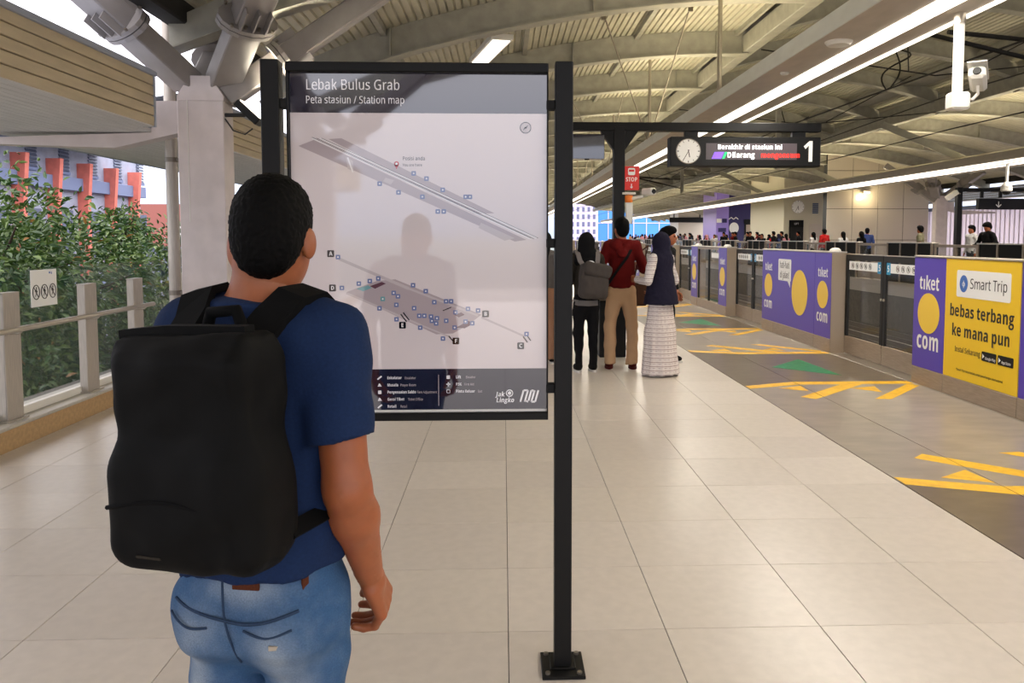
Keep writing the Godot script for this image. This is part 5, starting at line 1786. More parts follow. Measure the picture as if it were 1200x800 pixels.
# ------------------------------------------------------------------ the hanging information sign
func hanging_sign() -> void:
	var t := thing("information_gantry", "black steel gantry with clock and departure display on a single post", "sign", Vector3(1.56, 0, -10.89))
	var s := Shape.new()
	s.span(Vector3(-0.075, 0, -0.075), Vector3(0.075, 3.0, 0.075), 0.006)
	obj("post", s, M.black, t)
	s = Shape.new()
	s.span(Vector3(-0.87, 2.945, -0.07), Vector3(2.745, 3.06, 0.07), 0.006)
	obj("cross_beam", s, M.black, t)
	s = Shape.new()
	s.prism([Vector2(-0.26, 2.95), Vector2(-0.07, 2.68), Vector2(0.07, 2.68), Vector2(0.26, 2.95)], Vector3(0, 0, -0.05), Vector3.RIGHT, Vector3.UP, Vector3(0, 0, 0.1))
	obj("haunch", s, M.black, t)
	s = Shape.new()
	s.span(Vector3(-0.16, 0, -0.16), Vector3(0.16, 0.02, 0.16), 0.004)
	obj("base_plate", s, M.black, t)
	s = Shape.new()
	for x in [0.98, 2.45]: s.span(Vector3(x - 0.09, 2.85, -0.04), Vector3(x + 0.09, 2.95, 0.04), 0.004)
	obj("hanger", s, M.black, t)
	s = Shape.new()
	s.span(Vector3(0.682, 2.474, -0.12), Vector3(2.728, 2.868, 0.1), 0.008)
	obj("display_box", s, M.black, t)
	s = Shape.new()
	s.span(Vector3(-0.63, 2.57, -0.1), Vector3(-0.2, 2.9, 0.06), 0.006)
	obj("side_display", s, M.map_navy, t)
	clock(Vector3(0.925, 2.674, 0.102), 0.165, "", 0.02, t)
	s = Shape.new()
	s.span(Vector3(1.165, 2.565, 0.1), Vector3(2.40, 2.782, 0.104))
	obj("screen", s, M.screen_off, t)
	text(t, "Berakhir di stasiun ini", 0.063, Vector3(2.2, 2.70, 0.105), M.screen_white, Basis(), 0.94, HORIZONTAL_ALIGNMENT_RIGHT, 1.0, "screen_text")
	text(t, "Dilarang", 0.07, Vector3(1.45, 2.59, 0.105), M.screen_white, Basis(), 0.94, HORIZONTAL_ALIGNMENT_LEFT, 1.0, "screen_text")
	text(t, "mengonsum", 0.07, Vector3(1.905, 2.59, 0.105), M.screen_red, Basis(), 0.92, HORIZONTAL_ALIGNMENT_LEFT, 1.0, "screen_text")
	for q in [[1.24, 0.13, "screen_violet"], [1.38, 0.035, "screen_green"]]:
		s = Shape.new()
		s.face([Vector2(q[0], 2.575), Vector2(q[0] + q[1], 2.575), Vector2(q[0] + q[1] + 0.04, 2.665), Vector2(q[0] + 0.04, 2.665)], Vector3(0, 0, 0.1055), Vector3.RIGHT, Vector3.UP)
		obj("screen_mark", s, M[q[2]], t)
	text(t, "1", 0.27, Vector3(2.57, 2.535, 0.101), M.print_white, Basis(), 0.9, HORIZONTAL_ALIGNMENT_CENTER, 1.0, "platform_number")
	# the stop plate on the post
	t = thing("stop_plate", "red plate with a white train and STOP on the gantry post", "sign", Vector3(1.725, 2.155, -10.82))
	s = Shape.new()
	s.span(Vector3(-0.105, 0, -0.012), Vector3(0.105, 0.32, 0), 0.003)
	obj("plate", s, M.stop_red, t)
	s = Shape.new()
	var z := Vector3(0, 0, 0.0015)
	s.face(rrect(-0.048, 0.2, 0.048, 0.295, 0.02), z, Vector3.RIGHT, Vector3.UP)
	s.face([Vector2(0, 0.02), Vector2(0.022, 0.045), Vector2(-0.022, 0.045)], z, Vector3.RIGHT, Vector3.UP)
	s.face(rect2(-0.006, 0.04, 0.006, 0.085), z, Vector3.RIGHT, Vector3.UP)
	obj("white_print", s, M.print_white, t)
	s = Shape.new()
	s.face(rect2(-0.036, 0.245, 0.036, 0.275), z + Vector3(0, 0, 0.0008), Vector3.RIGHT, Vector3.UP)
	obj("train_window", s, M.stop_red, t)
	text(t, "STOP", 0.055, Vector3(0, 0.115, 0.001), M.print_white, Basis(), 0.85, HORIZONTAL_ALIGNMENT_CENTER, 1.0)
	t = thing("post_fittings", "orange beacon and white boxes fixed under the red stop plate", "beacon", Vector3(1.69, 1.7, -10.82))
	s = Shape.new()
	s.lathe(Vector3(0, 0.29, 0), [Vector2(0.05, 0), Vector2(0.055, 0.03), Vector2(0.055, 0.09), Vector2(0.0, 0.1)], 14)
	obj("beacon_lens", s, M.amber, t)
	s = Shape.new()
	s.span(Vector3(-0.04, 0.0, -0.03), Vector3(0.05, 0.29, 0.03), 0.006)
	s.box(Vector3(0.0, 0.41, 0), Vector3(0.18, 0.03, 0.06), Basis(), 0.006)
	obj("box", s, M.white_paint, t)
	t = thing("bullet_camera", "white bullet camera beside the red stop plate", "camera", Vector3(1.64, 2.04, -10.8))
	s = Shape.new()
	s.tube([Vector3(0.08, 0.0, 0), Vector3(0.24, 0.03, 0)], 0.022, 8)
	obj("arm", s, M.white_paint, t)
	s = Shape.new()
	s.box(Vector3(0.31, 0.09, 0.03), Vector3(0.1, 0.1, 0.22), Basis(Vector3.UP, 0.5), 0.02)
	obj("camera_body", s, M.white_paint, t)
	s = Shape.new()
	s.lathe(Vector3(0.31, 0.09, 0.03) + Basis(Vector3.UP, 0.5) * Vector3(0, 0, 0.108), [Vector2(0.035, 0), Vector2(0.03, 0.01), Vector2(0, 0.01)], 12, Basis(Vector3.UP, 0.5) * Basis(Vector3.RIGHT, PI / 2))
	obj("lens", s, M.black, t)

# ------------------------------------------------------------------ wires over the tracks
func overhead_lines() -> void:
	var g := "overhead wires along the tracks"
	for q in [[6.4, 3.98, "contact wire over the near track"], [6.4, 4.7, "carrier wire above the near contact wire"], [10.3, 3.98, "contact wire over the far track"], [10.3, 4.7, "carrier wire above the far contact wire"]]:
		var path := []
		for k in 31: path.append(Vector3(q[0] + 0.12 * sin(k * 1.6), q[1] + (0.06 * cos(k * 0.9) if q[1] > 4.2 else 0.0), 10.0 - 4.0 * k))
		var s := Shape.new()
		s.tube(path, 0.014, 6)
		tag(obj("overhead_wire", s, M.cable), "dark " + q[2], "wire", g)
	# a jumper loop between the near wires
	var s := Shape.new()
	var loop := []
	for k in 17:
		var a := PI * k / 16.0
		loop.append(Vector3(6.4 - 0.22 * sin(a * 2.0), lerpf(4.0, 4.68, k / 16.0), -13.4 + 0.5 * sin(a)))
	s.tube(loop, 0.014, 6)
	loop = []
	for k in 17:
		var a := PI * k / 16.0
		loop.append(Vector3(6.4 + 0.24 * sin(a), lerpf(4.0, 4.68, k / 16.0), -13.2 - 0.2 * sin(a)))
	s.tube(loop, 0.014, 6)
	tag(obj("jumper_cable", s, M.cable), "dark cable loop joining two overhead wires", "cable")
	# cantilever arms with ribbed insulators
	for k in 3:
		var z := -10.2 - 12.0 * k
		var t := thing("cantilever_arm", ["dark cantilever bars with ribbed insulators, first along the track", "dark cantilever bars with ribbed insulators, second along the track", "dark cantilever bars with ribbed insulators, third along the track"][k], "bracket", Vector3(0, 0, z))
		s = Shape.new()
		s.tube([Vector3(5.5, 4.05, 0.3), Vector3(7.1, 4.0, 0)], 0.03, 8)
		s.tube([Vector3(5.4, 4.1, 0.0), Vector3(7.1, 3.72, 0.0)], 0.03, 8)
		obj("bar", s, M.cable, t)
		s = Shape.new()
		s.tube([Vector3(7.1, 4.0, 0), Vector3(7.6, 4.0, 0)], 0.02, 8)
		s.tube([Vector3(7.1, 3.72, 0), Vector3(7.6, 3.6, 0)], 0.02, 8)
		for j in 6:
			s.lathe(Vector3(7.15 + 0.05 * j, 4.0, 0), [Vector2(0.02, 0), Vector2(0.07, 0.012), Vector2(0.02, 0.024)], 10, Basis(Vector3(0, 0, 1), PI / 2))
			s.lathe(Vector3(7.15 + 0.05 * j, 3.71 - 0.012 * j, 0), [Vector2(0.02, 0), Vector2(0.07, 0.012), Vector2(0.02, 0.024)], 10, Basis(Vector3(0, 0, 1), PI / 2))
		obj("insulator", s, M.insulator, t)
		s = Shape.new()
		s.span(Vector3(7.55, 3.4, -0.06), Vector3(7.68, 5.9, 0.06), 0.006)
		obj("drop_post", s, M.girder, t)
	# cross span wires
	for k in 5:
		var z := -15.0 - 7.0 * k
		s = Shape.new()
		s.tube([Vector3(4.8, 5.0, z), Vector3(8.65, 4.75, z - 1.0), Vector3(12.3, 5.0, z)], 0.014, 6)
		tag(obj("span_wire", s, M.cable), "dark span wire slung across the tracks under the roof", "wire", "span wires under the roof")
		s = Shape.new()
		s.tube([Vector3(6.9, 5.8, z + 1.2), Vector3(8.0, 4.8, z - 0.8)], 0.012, 6)
		s.tube([Vector3(10.6, 5.7, z + 1.2), Vector3(9.2, 4.8, z - 0.8)], 0.012, 6)
		tag(obj("tie_rod_pair", s, M.cable), "pair of thin dark tie rods slanting under the track roof", "rod", "tie rods under the track roof")
	# pale strut braces of the far roof
	for k in 3:
		s = Shape.new()
		var z := -24.0 - 9.0 * k
		s.beam(Vector3(11.4, 4.9, z), Vector3(13.4, 3.7, z + 1.2), 0.2, 0.2)
		tag(obj("roof_strut", s, M.girder), "pale slanting strut between the track roof and the far trough", "strut", "slanting roof struts")

# ------------------------------------------------------------------ people
func head_ops(c: Vector3, b: Basis, k := 1.0, fine := true) -> Array:
	var w := func(x: float, y: float, z: float): return c + b * (Vector3(x, y, z) * k)
	var o := [El(w.call(0, 0.022, 0.012), Vector3(0.073, 0.094, 0.091) * k, b, 0.02), El(w.call(0, -0.02, -0.035), Vector3(0.062, 0.07, 0.062) * k, b, 0.03 * k), El(w.call(0, -0.06, -0.035), Vector3(0.05, 0.05, 0.055) * k, b, 0.04 * k)]
	if fine:
		o.append(C(w.call(0, 0.008, -0.094), w.call(0, -0.026, -0.112), 0.008 * k, 0.013 * k, 0.014 * k))
		for e in [-1, 1]:
			o.append(El(w.call(e * 0.076, -0.016, 0.006), Vector3(0.011, 0.032, 0.02) * k, b * Basis(Vector3.UP, e * -0.35), 0.008 * k))
			o.append(El(w.call(e * 0.03, 0.018, -0.088), Vector3(0.02, 0.008, 0.012) * k, b, 0.012 * k))
			o.append(["-e", w.call(e * 0.03, -0.002, -0.104), Vector3(0.016, 0.011, 0.012) * k, b, 0.0])
		o.append(El(w.call(0, -0.058, -0.092), Vector3(0.022, 0.011, 0.012) * k, b, 0.01 * k))
	return o
func face_parts(t: Node3D, c: Vector3, b: Basis, k := 1.0) -> void:
	for e in [-1, 1]:
		var s := Shape.new()
		s.lathe(c + b * (Vector3(e * 0.03, -0.002, -0.089) * k), [Vector2(0.0, -0.009) * k, Vector2(0.009, -0.005) * k, Vector2(0.011, 0) * k, Vector2(0.009, 0.005) * k, Vector2(0.0, 0.009) * k], 10, b)
		obj("eye", s, M.eye, t)
	var s2 := Shape.new()
	s2.tube([c + b * (Vector3(-0.022, -0.058, -0.098) * k), c + b * (Vector3(0, -0.056, -0.106) * k), c + b * (Vector3(0.022, -0.058, -0.098) * k)], [0.002 * k, 0.006 * k, 0.002 * k], 8)
	obj("mouth", s2, M.lips, t)
func hand_ops(w: Vector3, d: Vector3, n: Vector3, k := 1.0, curl := 1.0) -> Array:
	# wrist, the way the hand points, the way the palm looks; s runs from the forefinger to the little finger
	d = d.normalized()
	n = (n - d * n.dot(d)).normalized()
	var s := d.cross(n).normalized()
	return hand_frame(w, d, n, s, k, curl)
func hand_frame(w: Vector3, d: Vector3, n: Vector3, s: Vector3, k: float, curl: float) -> Array:
	var o := [C(w - d * 0.02 * k, w + d * 0.015 * k, 0.025 * k, 0.024 * k, 0.012)]
	var lens := [0.042, 0.046, 0.043, 0.034]
	for i in 4:
		var across := s * (i - 1.5) * 0.0195 * k
		var kn := w + d * (0.086 - absf(i - 1.2) * 0.004) * k + across
		o.append(C(w + d * 0.02 * k + across * 0.75, kn, 0.0135 * k, 0.0115 * k, 0.014))
		var p := kn
		var a := 0.0
		var spread := s * (i - 1.5) * 0.05
		for j in 3:
			a += [0.75, 0.95, 0.6][j] * curl * (1.0 + 0.08 * (i - 1))
			var q: Vector3 = p + ((d * cos(a) + n * sin(a)) + spread).normalized() * lens[i] * [1.0, 0.66, 0.52][j] * k
			o.append(C(p, q, [0.0098, 0.0090, 0.0082][j] * k, [0.0090, 0.0082, 0.0072][j] * k, 0.003))
			p = q
	var tb := w + d * 0.022 * k - s * 0.022 * k + n * 0.006 * k
	var t1 := tb + (d * 0.75 - s * 0.55 + n * 0.45).normalized() * 0.042 * k
	var t2 := t1 + (d * 0.85 + n * 0.55 - s * 0.05).normalized() * 0.032 * k
	var t3 := t2 + (d * 0.8 + n * 0.65 + s * 0.12).normalized() * 0.026 * k
	o.append(C(tb, t1, 0.015 * k, 0.012 * k, 0.012))
	o.append(C(t1, t2, 0.0115 * k, 0.0105 * k, 0.004))
	o.append(C(t2, t3, 0.0105 * k, 0.0085 * k, 0.004))
	return o

func reader() -> void:
	var t := thing("person", "man in a navy T-shirt and faded jeans with a black backpack, reading the map board", "person", Vector3(-0.447, 0, -1.5), -0.31)
	# joints, facing -z
	var nape := Vector3(0.0, 1.40, 0.012)
	var hc := Vector3(0.018, 1.522, -0.01)
	var hk := 0.91
	var hb := Basis(Vector3.UP, 0.29) * Basis(Vector3.RIGHT, -0.18)
	var sh := [Vector3(-0.152, 1.335, 0.012), Vector3(0.152, 1.335, 0.012)]
	var el := [Vector3(-0.225, 1.07, 0.03), Vector3(0.188, 1.075, 0.035)]
	var wr := [Vector3(-0.215, 0.87, -0.11), Vector3(0.176, 0.872, -0.07)]
	var hip := [Vector3(-0.083, 0.87, 0.0), Vector3(0.072, 0.87, 0.0)]
	var kne := [Vector3(-0.092, 0.47, -0.01), Vector3(0.075, 0.47, -0.01)]
	var ank := [Vector3(-0.095, 0.09, 0.02), Vector3(0.09, 0.09, 0.02)]
	var ops := [C(Vector3(0, 1.0, 0), Vector3(0, 1.28, 0.01), 0.115, 0.12, 0.04, 1.4), C(sh[0], sh[1], 0.05, 0.05, 0.06), C(nape + Vector3(0, -0.05, 0), Vector3(0.004, 1.47, -0.002), 0.058, 0.054, 0.05), C(Vector3(0, 0.86, 0), Vector3(0, 1.0, 0), 0.092, 0.105, 0.03, 1.35)]
	for k in 2:
		ops.append(C(sh[k], el[k], 0.047, 0.041, 0.03))
		var mid: Vector3 = el[k].lerp(wr[k], 0.3)
		ops.append(C(el[k], mid, 0.040, 0.043, 0.02))
		ops.append(C(mid, wr[k], 0.043, 0.026, 0.02))
		ops.append(C(hip[k], kne[k], 0.066, 0.05, 0.02))
		ops.append(C(kne[k], ank[k], 0.05, 0.036, 0.02))
		ops.append(C(ank[k], ank[k] + Vector3(0, -0.05, -0.13), 0.035, 0.03, 0.03))
	var hd := head_ops(hc, hb, hk)
	hd.append(C(Vector3(0.002, 1.40, 0.004), Vector3(0.006, 1.48, 0.0), 0.054, 0.053, 0.03))
	var hands := []
	hands.append_array(hand_frame(wr[0], Vector3(0.1, -0.98, -0.15).normalized(), Vector3(0.95, 0.1, 0.2).normalized(), Vector3(-0.1, 0.1, 0.99).normalized(), 1.0, 0.75))
	var fine := [soft(ops, 0.011), soft(hd, 0.0042)]
	fine.append(soft(hands, 0.004))
	var rd := Vector3(0.10, -0.84, -0.5).normalized()
	var rn := Vector3(-0.96, -0.05, 0.22).normalized()
	rn = (rn - rd * rn.dot(rd)).normalized()
	var rs := rn.cross(rd).normalized()
	if rs.z < 0: rs = -rs
	var rh := hand_frame(wr[1], rd, rn, rs, 1.02, 0.80)
	fine.append(soft(rh, 0.003))
	obj("body", join(fine), M.skin, t)
	face_parts(t, hc, hb, hk)
	# short black hair, longer on top
	var w := func(x: float, y: float, z: float): return hc + hb * (Vector3(x, y, z) * hk)
	var hair := [El(w.call(0, 0.026, 0.013), Vector3(0.0775, 0.094, 0.095) * hk, hb, 0.02), El(w.call(0, 0.058, -0.01), Vector3(0.068, 0.068, 0.086) * hk, hb, 0.02), El(w.call(0, -0.032, 0.047), Vector3(0.060, 0.062, 0.046) * hk, hb, 0.03),
		["-e", w.call(0, -0.055, -0.10), Vector3(0.12, 0.105, 0.088) * hk, hb, 0.0], ["p", hb * Vector3(0, -1, 0.25), (hb * Vector3(0, -1, 0.25)).dot(w.call(0, -0.098, 0.05))]]
	for e in [-1, 1]: hair.append(["-e", w.call(e * 0.088, -0.03, -0.004), Vector3(0.022, 0.042, 0.03) * hk, hb, 0.0])
	obj("hair", join([soft(hair, 0.0042, 0.0035, 95.0)]), M.hair, t)
	# T-shirt
	var tee := [C(Vector3(-0.004, 0.86, 0.012), Vector3(0, 0.98, 0.008), 0.142, 0.142, 0.04, 1.14), C(Vector3(0, 0.95, 0.0), Vector3(0, 1.12, 0.0), 0.146, 0.142, 0.05, 1.3), C(Vector3(0, 1.12, 0), Vector3(0, 1.29, 0.012), 0.142, 0.138, 0.05, 1.33), C(Vector3(-0.135, 1.325, 0.014), Vector3(0.138, 1.325, 0.014), 0.066, 0.066, 0.06), C(Vector3(-0.1, 1.345, 0.015), Vector3(0, 1.395, 0.015), 0.055, 0.06, 0.04), C(Vector3(0.1, 1.345, 0.015), Vector3(0, 1.395, 0.015), 0.055, 0.06, 0.04)]
	for k in 2:
		var e: Vector3 = sh[k].lerp(el[k], 0.68)
		tee.append(C(sh[k] + Vector3(0, 0.002, 0), e, 0.063, 0.066, 0.035, 1.0, true))
	tee.append(["p", Vector3(0, 1, 0.12).normalized(), Vector3(0, 1, 0.12).normalized().dot(Vector3(0, 1.413, 0.05))])
	tee.append(["p", Vector3(0.1, -1, 0).normalized(), Vector3(0.1, -1, 0).normalized().dot(Vector3(0, 0.915, 0))])
	obj("t_shirt", join([soft(tee, 0.009, 0.013, 6.5, Vector3(1, 0.75, 1))]), M.tee, t)
	# jeans: worn pale on the seat and the backs of the thighs
	var pelvis := [C(Vector3(-0.03, 0.86, 0.006), Vector3(0.03, 0.86, 0.006), 0.112, 0.112, 0.05, 1.15), C(Vector3(-0.006, 0.93, 0), Vector3(-0.006, 0.84, 0), 0.128, 0.126, 0.05, 1.2)]
	for k in 2:
		pelvis.append(El(hip[k] + Vector3(0, -0.045, 0.045), Vector3(0.085, 0.095, 0.075), Basis(), 0.04))
	var jeans := pelvis.duplicate()
	for k in 2:
		jeans.append(C(hip[k] + Vector3(0, -0.03, 0), kne[k], 0.088, 0.064, 0.03))
		jeans.append(C(kne[k], ank[k] + Vector3(0, -0.05, 0), 0.064, 0.06, 0.03, 1.0, true))
	jeans.append(["p", Vector3(0, 1, 0), 0.945])
	var nz := FastNoiseLite.new()
	nz.frequency = 9.0
	nz.seed = 4
	var wear := func(p: Vector3):
		var f := 0.0
		for q in [[Vector3(0.09, 0.68, 0.09), Vector3(0.038, 0.10, 0.12)], [Vector3(-0.105, 0.66, 0.08), Vector3(0.03, 0.12, 0.14)], [Vector3(0.03, 0.905, 0.1), Vector3(0.06, 0.028, 0.09)], [Vector3(0.075, 0.80, 0.12), Vector3(0.06, 0.045, 0.1)], [Vector3(-0.07, 0.82, 0.12), Vector3(0.05, 0.05, 0.1)]]:
			f += exp(-((p - (q[0] as Vector3)) / (q[1] as Vector3)).length_squared()) * (0.95 if q[0].y < 0.7 or q[0].y > 0.9 else 0.4)
		f = clampf(f * (0.85 + 0.55 * nz.get_noise_3dv(p)) + 0.12 * nz.get_noise_3dv(p * 3.0), 0.0, 1.0)
		return Color(0.05, 0.12, 0.25).lerp(Color(0.40, 0.47, 0.54), f)
	obj("jeans", join([soft(jeans, 0.008, 0.014, 5.5, Vector3(1, 1.5, 1), wear)]), M.denim, t)
	# seams, welt pocket, patch and tag laid on the cloth
	var seam := func(pts: Array, r: float, m: Material, called: String, nodes := 14):
		var path := []
		for i in nodes + 1:
			var f := float(i) / nodes * (pts.size() - 1)
			var j := mini(int(f), pts.size() - 2)
			var q: Vector2 = (pts[j] as Vector2).cubic_interpolate(pts[j + 1], pts[maxi(j - 1, 0)], pts[mini(j + 2, pts.size() - 1)], f - j)
			path.append(onto(jeans, Vector3(q.x, q.y, 0.5), Vector3(0, 0, -1), 0.001))
		var s := Shape.new()
		s.tube(path, r, 6)
		obj(called, s, m, t)
	seam.call([Vector2(-0.018, 0.93), Vector2(-0.012, 0.86), Vector2(0.0, 0.80), Vector2(0.004, 0.76)], 0.002, M.denim_dark, "seat_seam")
	seam.call([Vector2(-0.12, 0.87), Vector2(-0.01, 0.846), Vector2(0.06, 0.852), Vector2(0.125, 0.872)], 0.0028, M.denim_dark, "yoke_seam", 20)
	seam.call([Vector2(0.03, 0.835), Vector2(0.075, 0.828), Vector2(0.118, 0.842)], 0.0022, M.denim_dark, "welt_pocket")
	seam.call([Vector2(-0.13, 0.845), Vector2(-0.085, 0.826), Vector2(-0.045, 0.83)], 0.0022, M.denim_dark, "welt_pocket")
	for q in [["leather_patch", 0.03, 0.918, 0.05, 0.028, "leather"], ["metal_tag", 0.098, 0.813, 0.034, 0.009, "rail"], ["belt_loop", 0.122, 0.915, 0.014, 0.035, "leather"]]:
		var p := onto(jeans, Vector3(q[1], q[2], 0.5), Vector3(0, 0, -1))
		var p2 := onto(jeans, Vector3(q[1] + 0.02, q[2], 0.5), Vector3(0, 0, -1))
		var s := Shape.new()
		s.box(p + Vector3(0, 0, 0.002), Vector3(q[3], q[4], 0.005), Basis(Vector3.UP, atan2(p.z - p2.z, 0.02)), 0.001)
		obj(q[0], s, M[q[5]], t)
	# a belt bag strap end at the hip and the shoes
	for k in 2:
		var s2 := [El(ank[k] + Vector3(0, -0.045, -0.06), Vector3(0.048, 0.05, 0.13), Basis(), 0.02), El(ank[k] + Vector3(0, -0.01, 0.01), Vector3(0.045, 0.05, 0.05), Basis(), 0.03), ["p", Vector3(0, -1, 0), -0.012]]
		var so := obj("shoe", join([soft(s2, 0.01)]), M.shoe, t)
		var sl := Shape.new()
		var out := []
		for q in ell(Vector2.ZERO, 0.05, 0.135, 20): out.append(q + Vector2(ank[k].x, ank[k].z - 0.06))
		sl.prism(out, Vector3(0, 0.014, 0), Vector3(1, 0, 0), Vector3(0, 0, 1), Vector3(0, -0.014, 0))
		obj("sole", sl, M.sole, so)
	# the backpack
	backpack(tee)

func backpack(tee: Array) -> void:
	var t := thing("backpack", "large square black backpack on the back of the man at the map board", "backpack", Vector3(-0.447, 0, -1.5), -0.31)
	var lean := Basis(Vector3(0, 0, 1), 0.02) * Basis(Vector3.RIGHT, 0.04)
	var c := Vector3(0.012, 1.178, 0.185)
	var body := [["b", c + Vector3(0, -0.008, 0), Vector3(0.127, 0.182, 0.07), 0.03, lean, 0.02], ["b", c + Vector3(-0.006, -0.085, 0.016), Vector3(0.135, 0.10, 0.072), 0.045, lean, 0.04], ["b", c + Vector3(-0.015, 0.158, 0.0), Vector3(0.126, 0.03, 0.05), 0.012, lean, 0.02]]
	obj("bag_body", join([soft(body, 0.009, 0.012, 6.0)]), M.bag, t)
	# roll-top edge, front pocket seam, side pocket, haul loop
	var s := Shape.new()
	s.ribbon([c + Vector3(-0.14, 0.172, 0.01), c + Vector3(-0.05, 0.182, 0.012), c + Vector3(0.09, 0.184, 0.0)], [Vector3(0, 0, 1), Vector3(0, 0, 1), Vector3(0, 0, 1)], 0.035, 0.03)
	obj("roll_top", s, M.bag, t)
	s = Shape.new()
	var seam := []
	for i in 13:
		var f := i / 12.0
		seam.append(onto(body, Vector3(lerpf(-0.11, 0.12, f), 1.09 + 0.02 * sin(f * PI), 0.8), Vector3(0, 0, -1), -0.001))
	s.tube(seam, 0.004, 6)
	obj("pocket_seam", s, M.strap, t)
	s = Shape.new()
	s.tube([c + Vector3(-0.03, 0.18, -0.05), c + Vector3(-0.02, 0.215, -0.05), c + Vector3(0.03, 0.22, -0.05), c + Vector3(0.045, 0.18, -0.05)], 0.011, 8)
	obj("haul_loop", s, M.strap, t)
	var lb := onto(body, Vector3(0.0, 1.018, 0.8), Vector3(0, 0, -1))
	s = Shape.new()
	s.box(lb + Vector3(-0.03, 0, 0.001), Vector3(0.045, 0.004, 0.003))
	obj("brand_tab", s, M.olive, t)
	# shoulder straps: from the bag's top over the shoulder and down the chest, back under the arm
	for e in [-1, 1]:
		var x: float = 0.095 * e
		var path := []
		var out := []
		var top := [Vector3(x * 0.75, 1.345, 0.14), Vector3(x * 0.85, 1.39, 0.10), Vector3(x, 1.41, 0.05), Vector3(x * 1.08, 1.405, 0.0), Vector3(x * 1.15, 1.37, -0.05), Vector3(x * 1.2, 1.28, -0.11), Vector3(x * 1.25, 1.17, -0.125), Vector3(x * 1.45, 1.08, -0.10), Vector3(x * 1.65, 1.03, -0.03), Vector3(x * 1.62, 1.04, 0.06), Vector3(x * 1.45, 1.03, 0.14)]
		for p in top:
			var cen := Vector3(p.x * 0.75, minf(p.y - 0.05, 1.3), 0.0)
			var dir: Vector3 = (cen - p).normalized()
			var hit := onto(tee, p - dir * 0.15, dir, 0.007)
			path.append(hit if p.z < 0.12 else p)
			out.append(-dir)
		s = Shape.new()
		s.ribbon(path.slice(0, 8), out.slice(0, 8), 0.062, 0.016)
		s.ribbon(path.slice(7), out.slice(7), 0.03, 0.006)
		obj("shoulder_strap", s, M.strap, t)

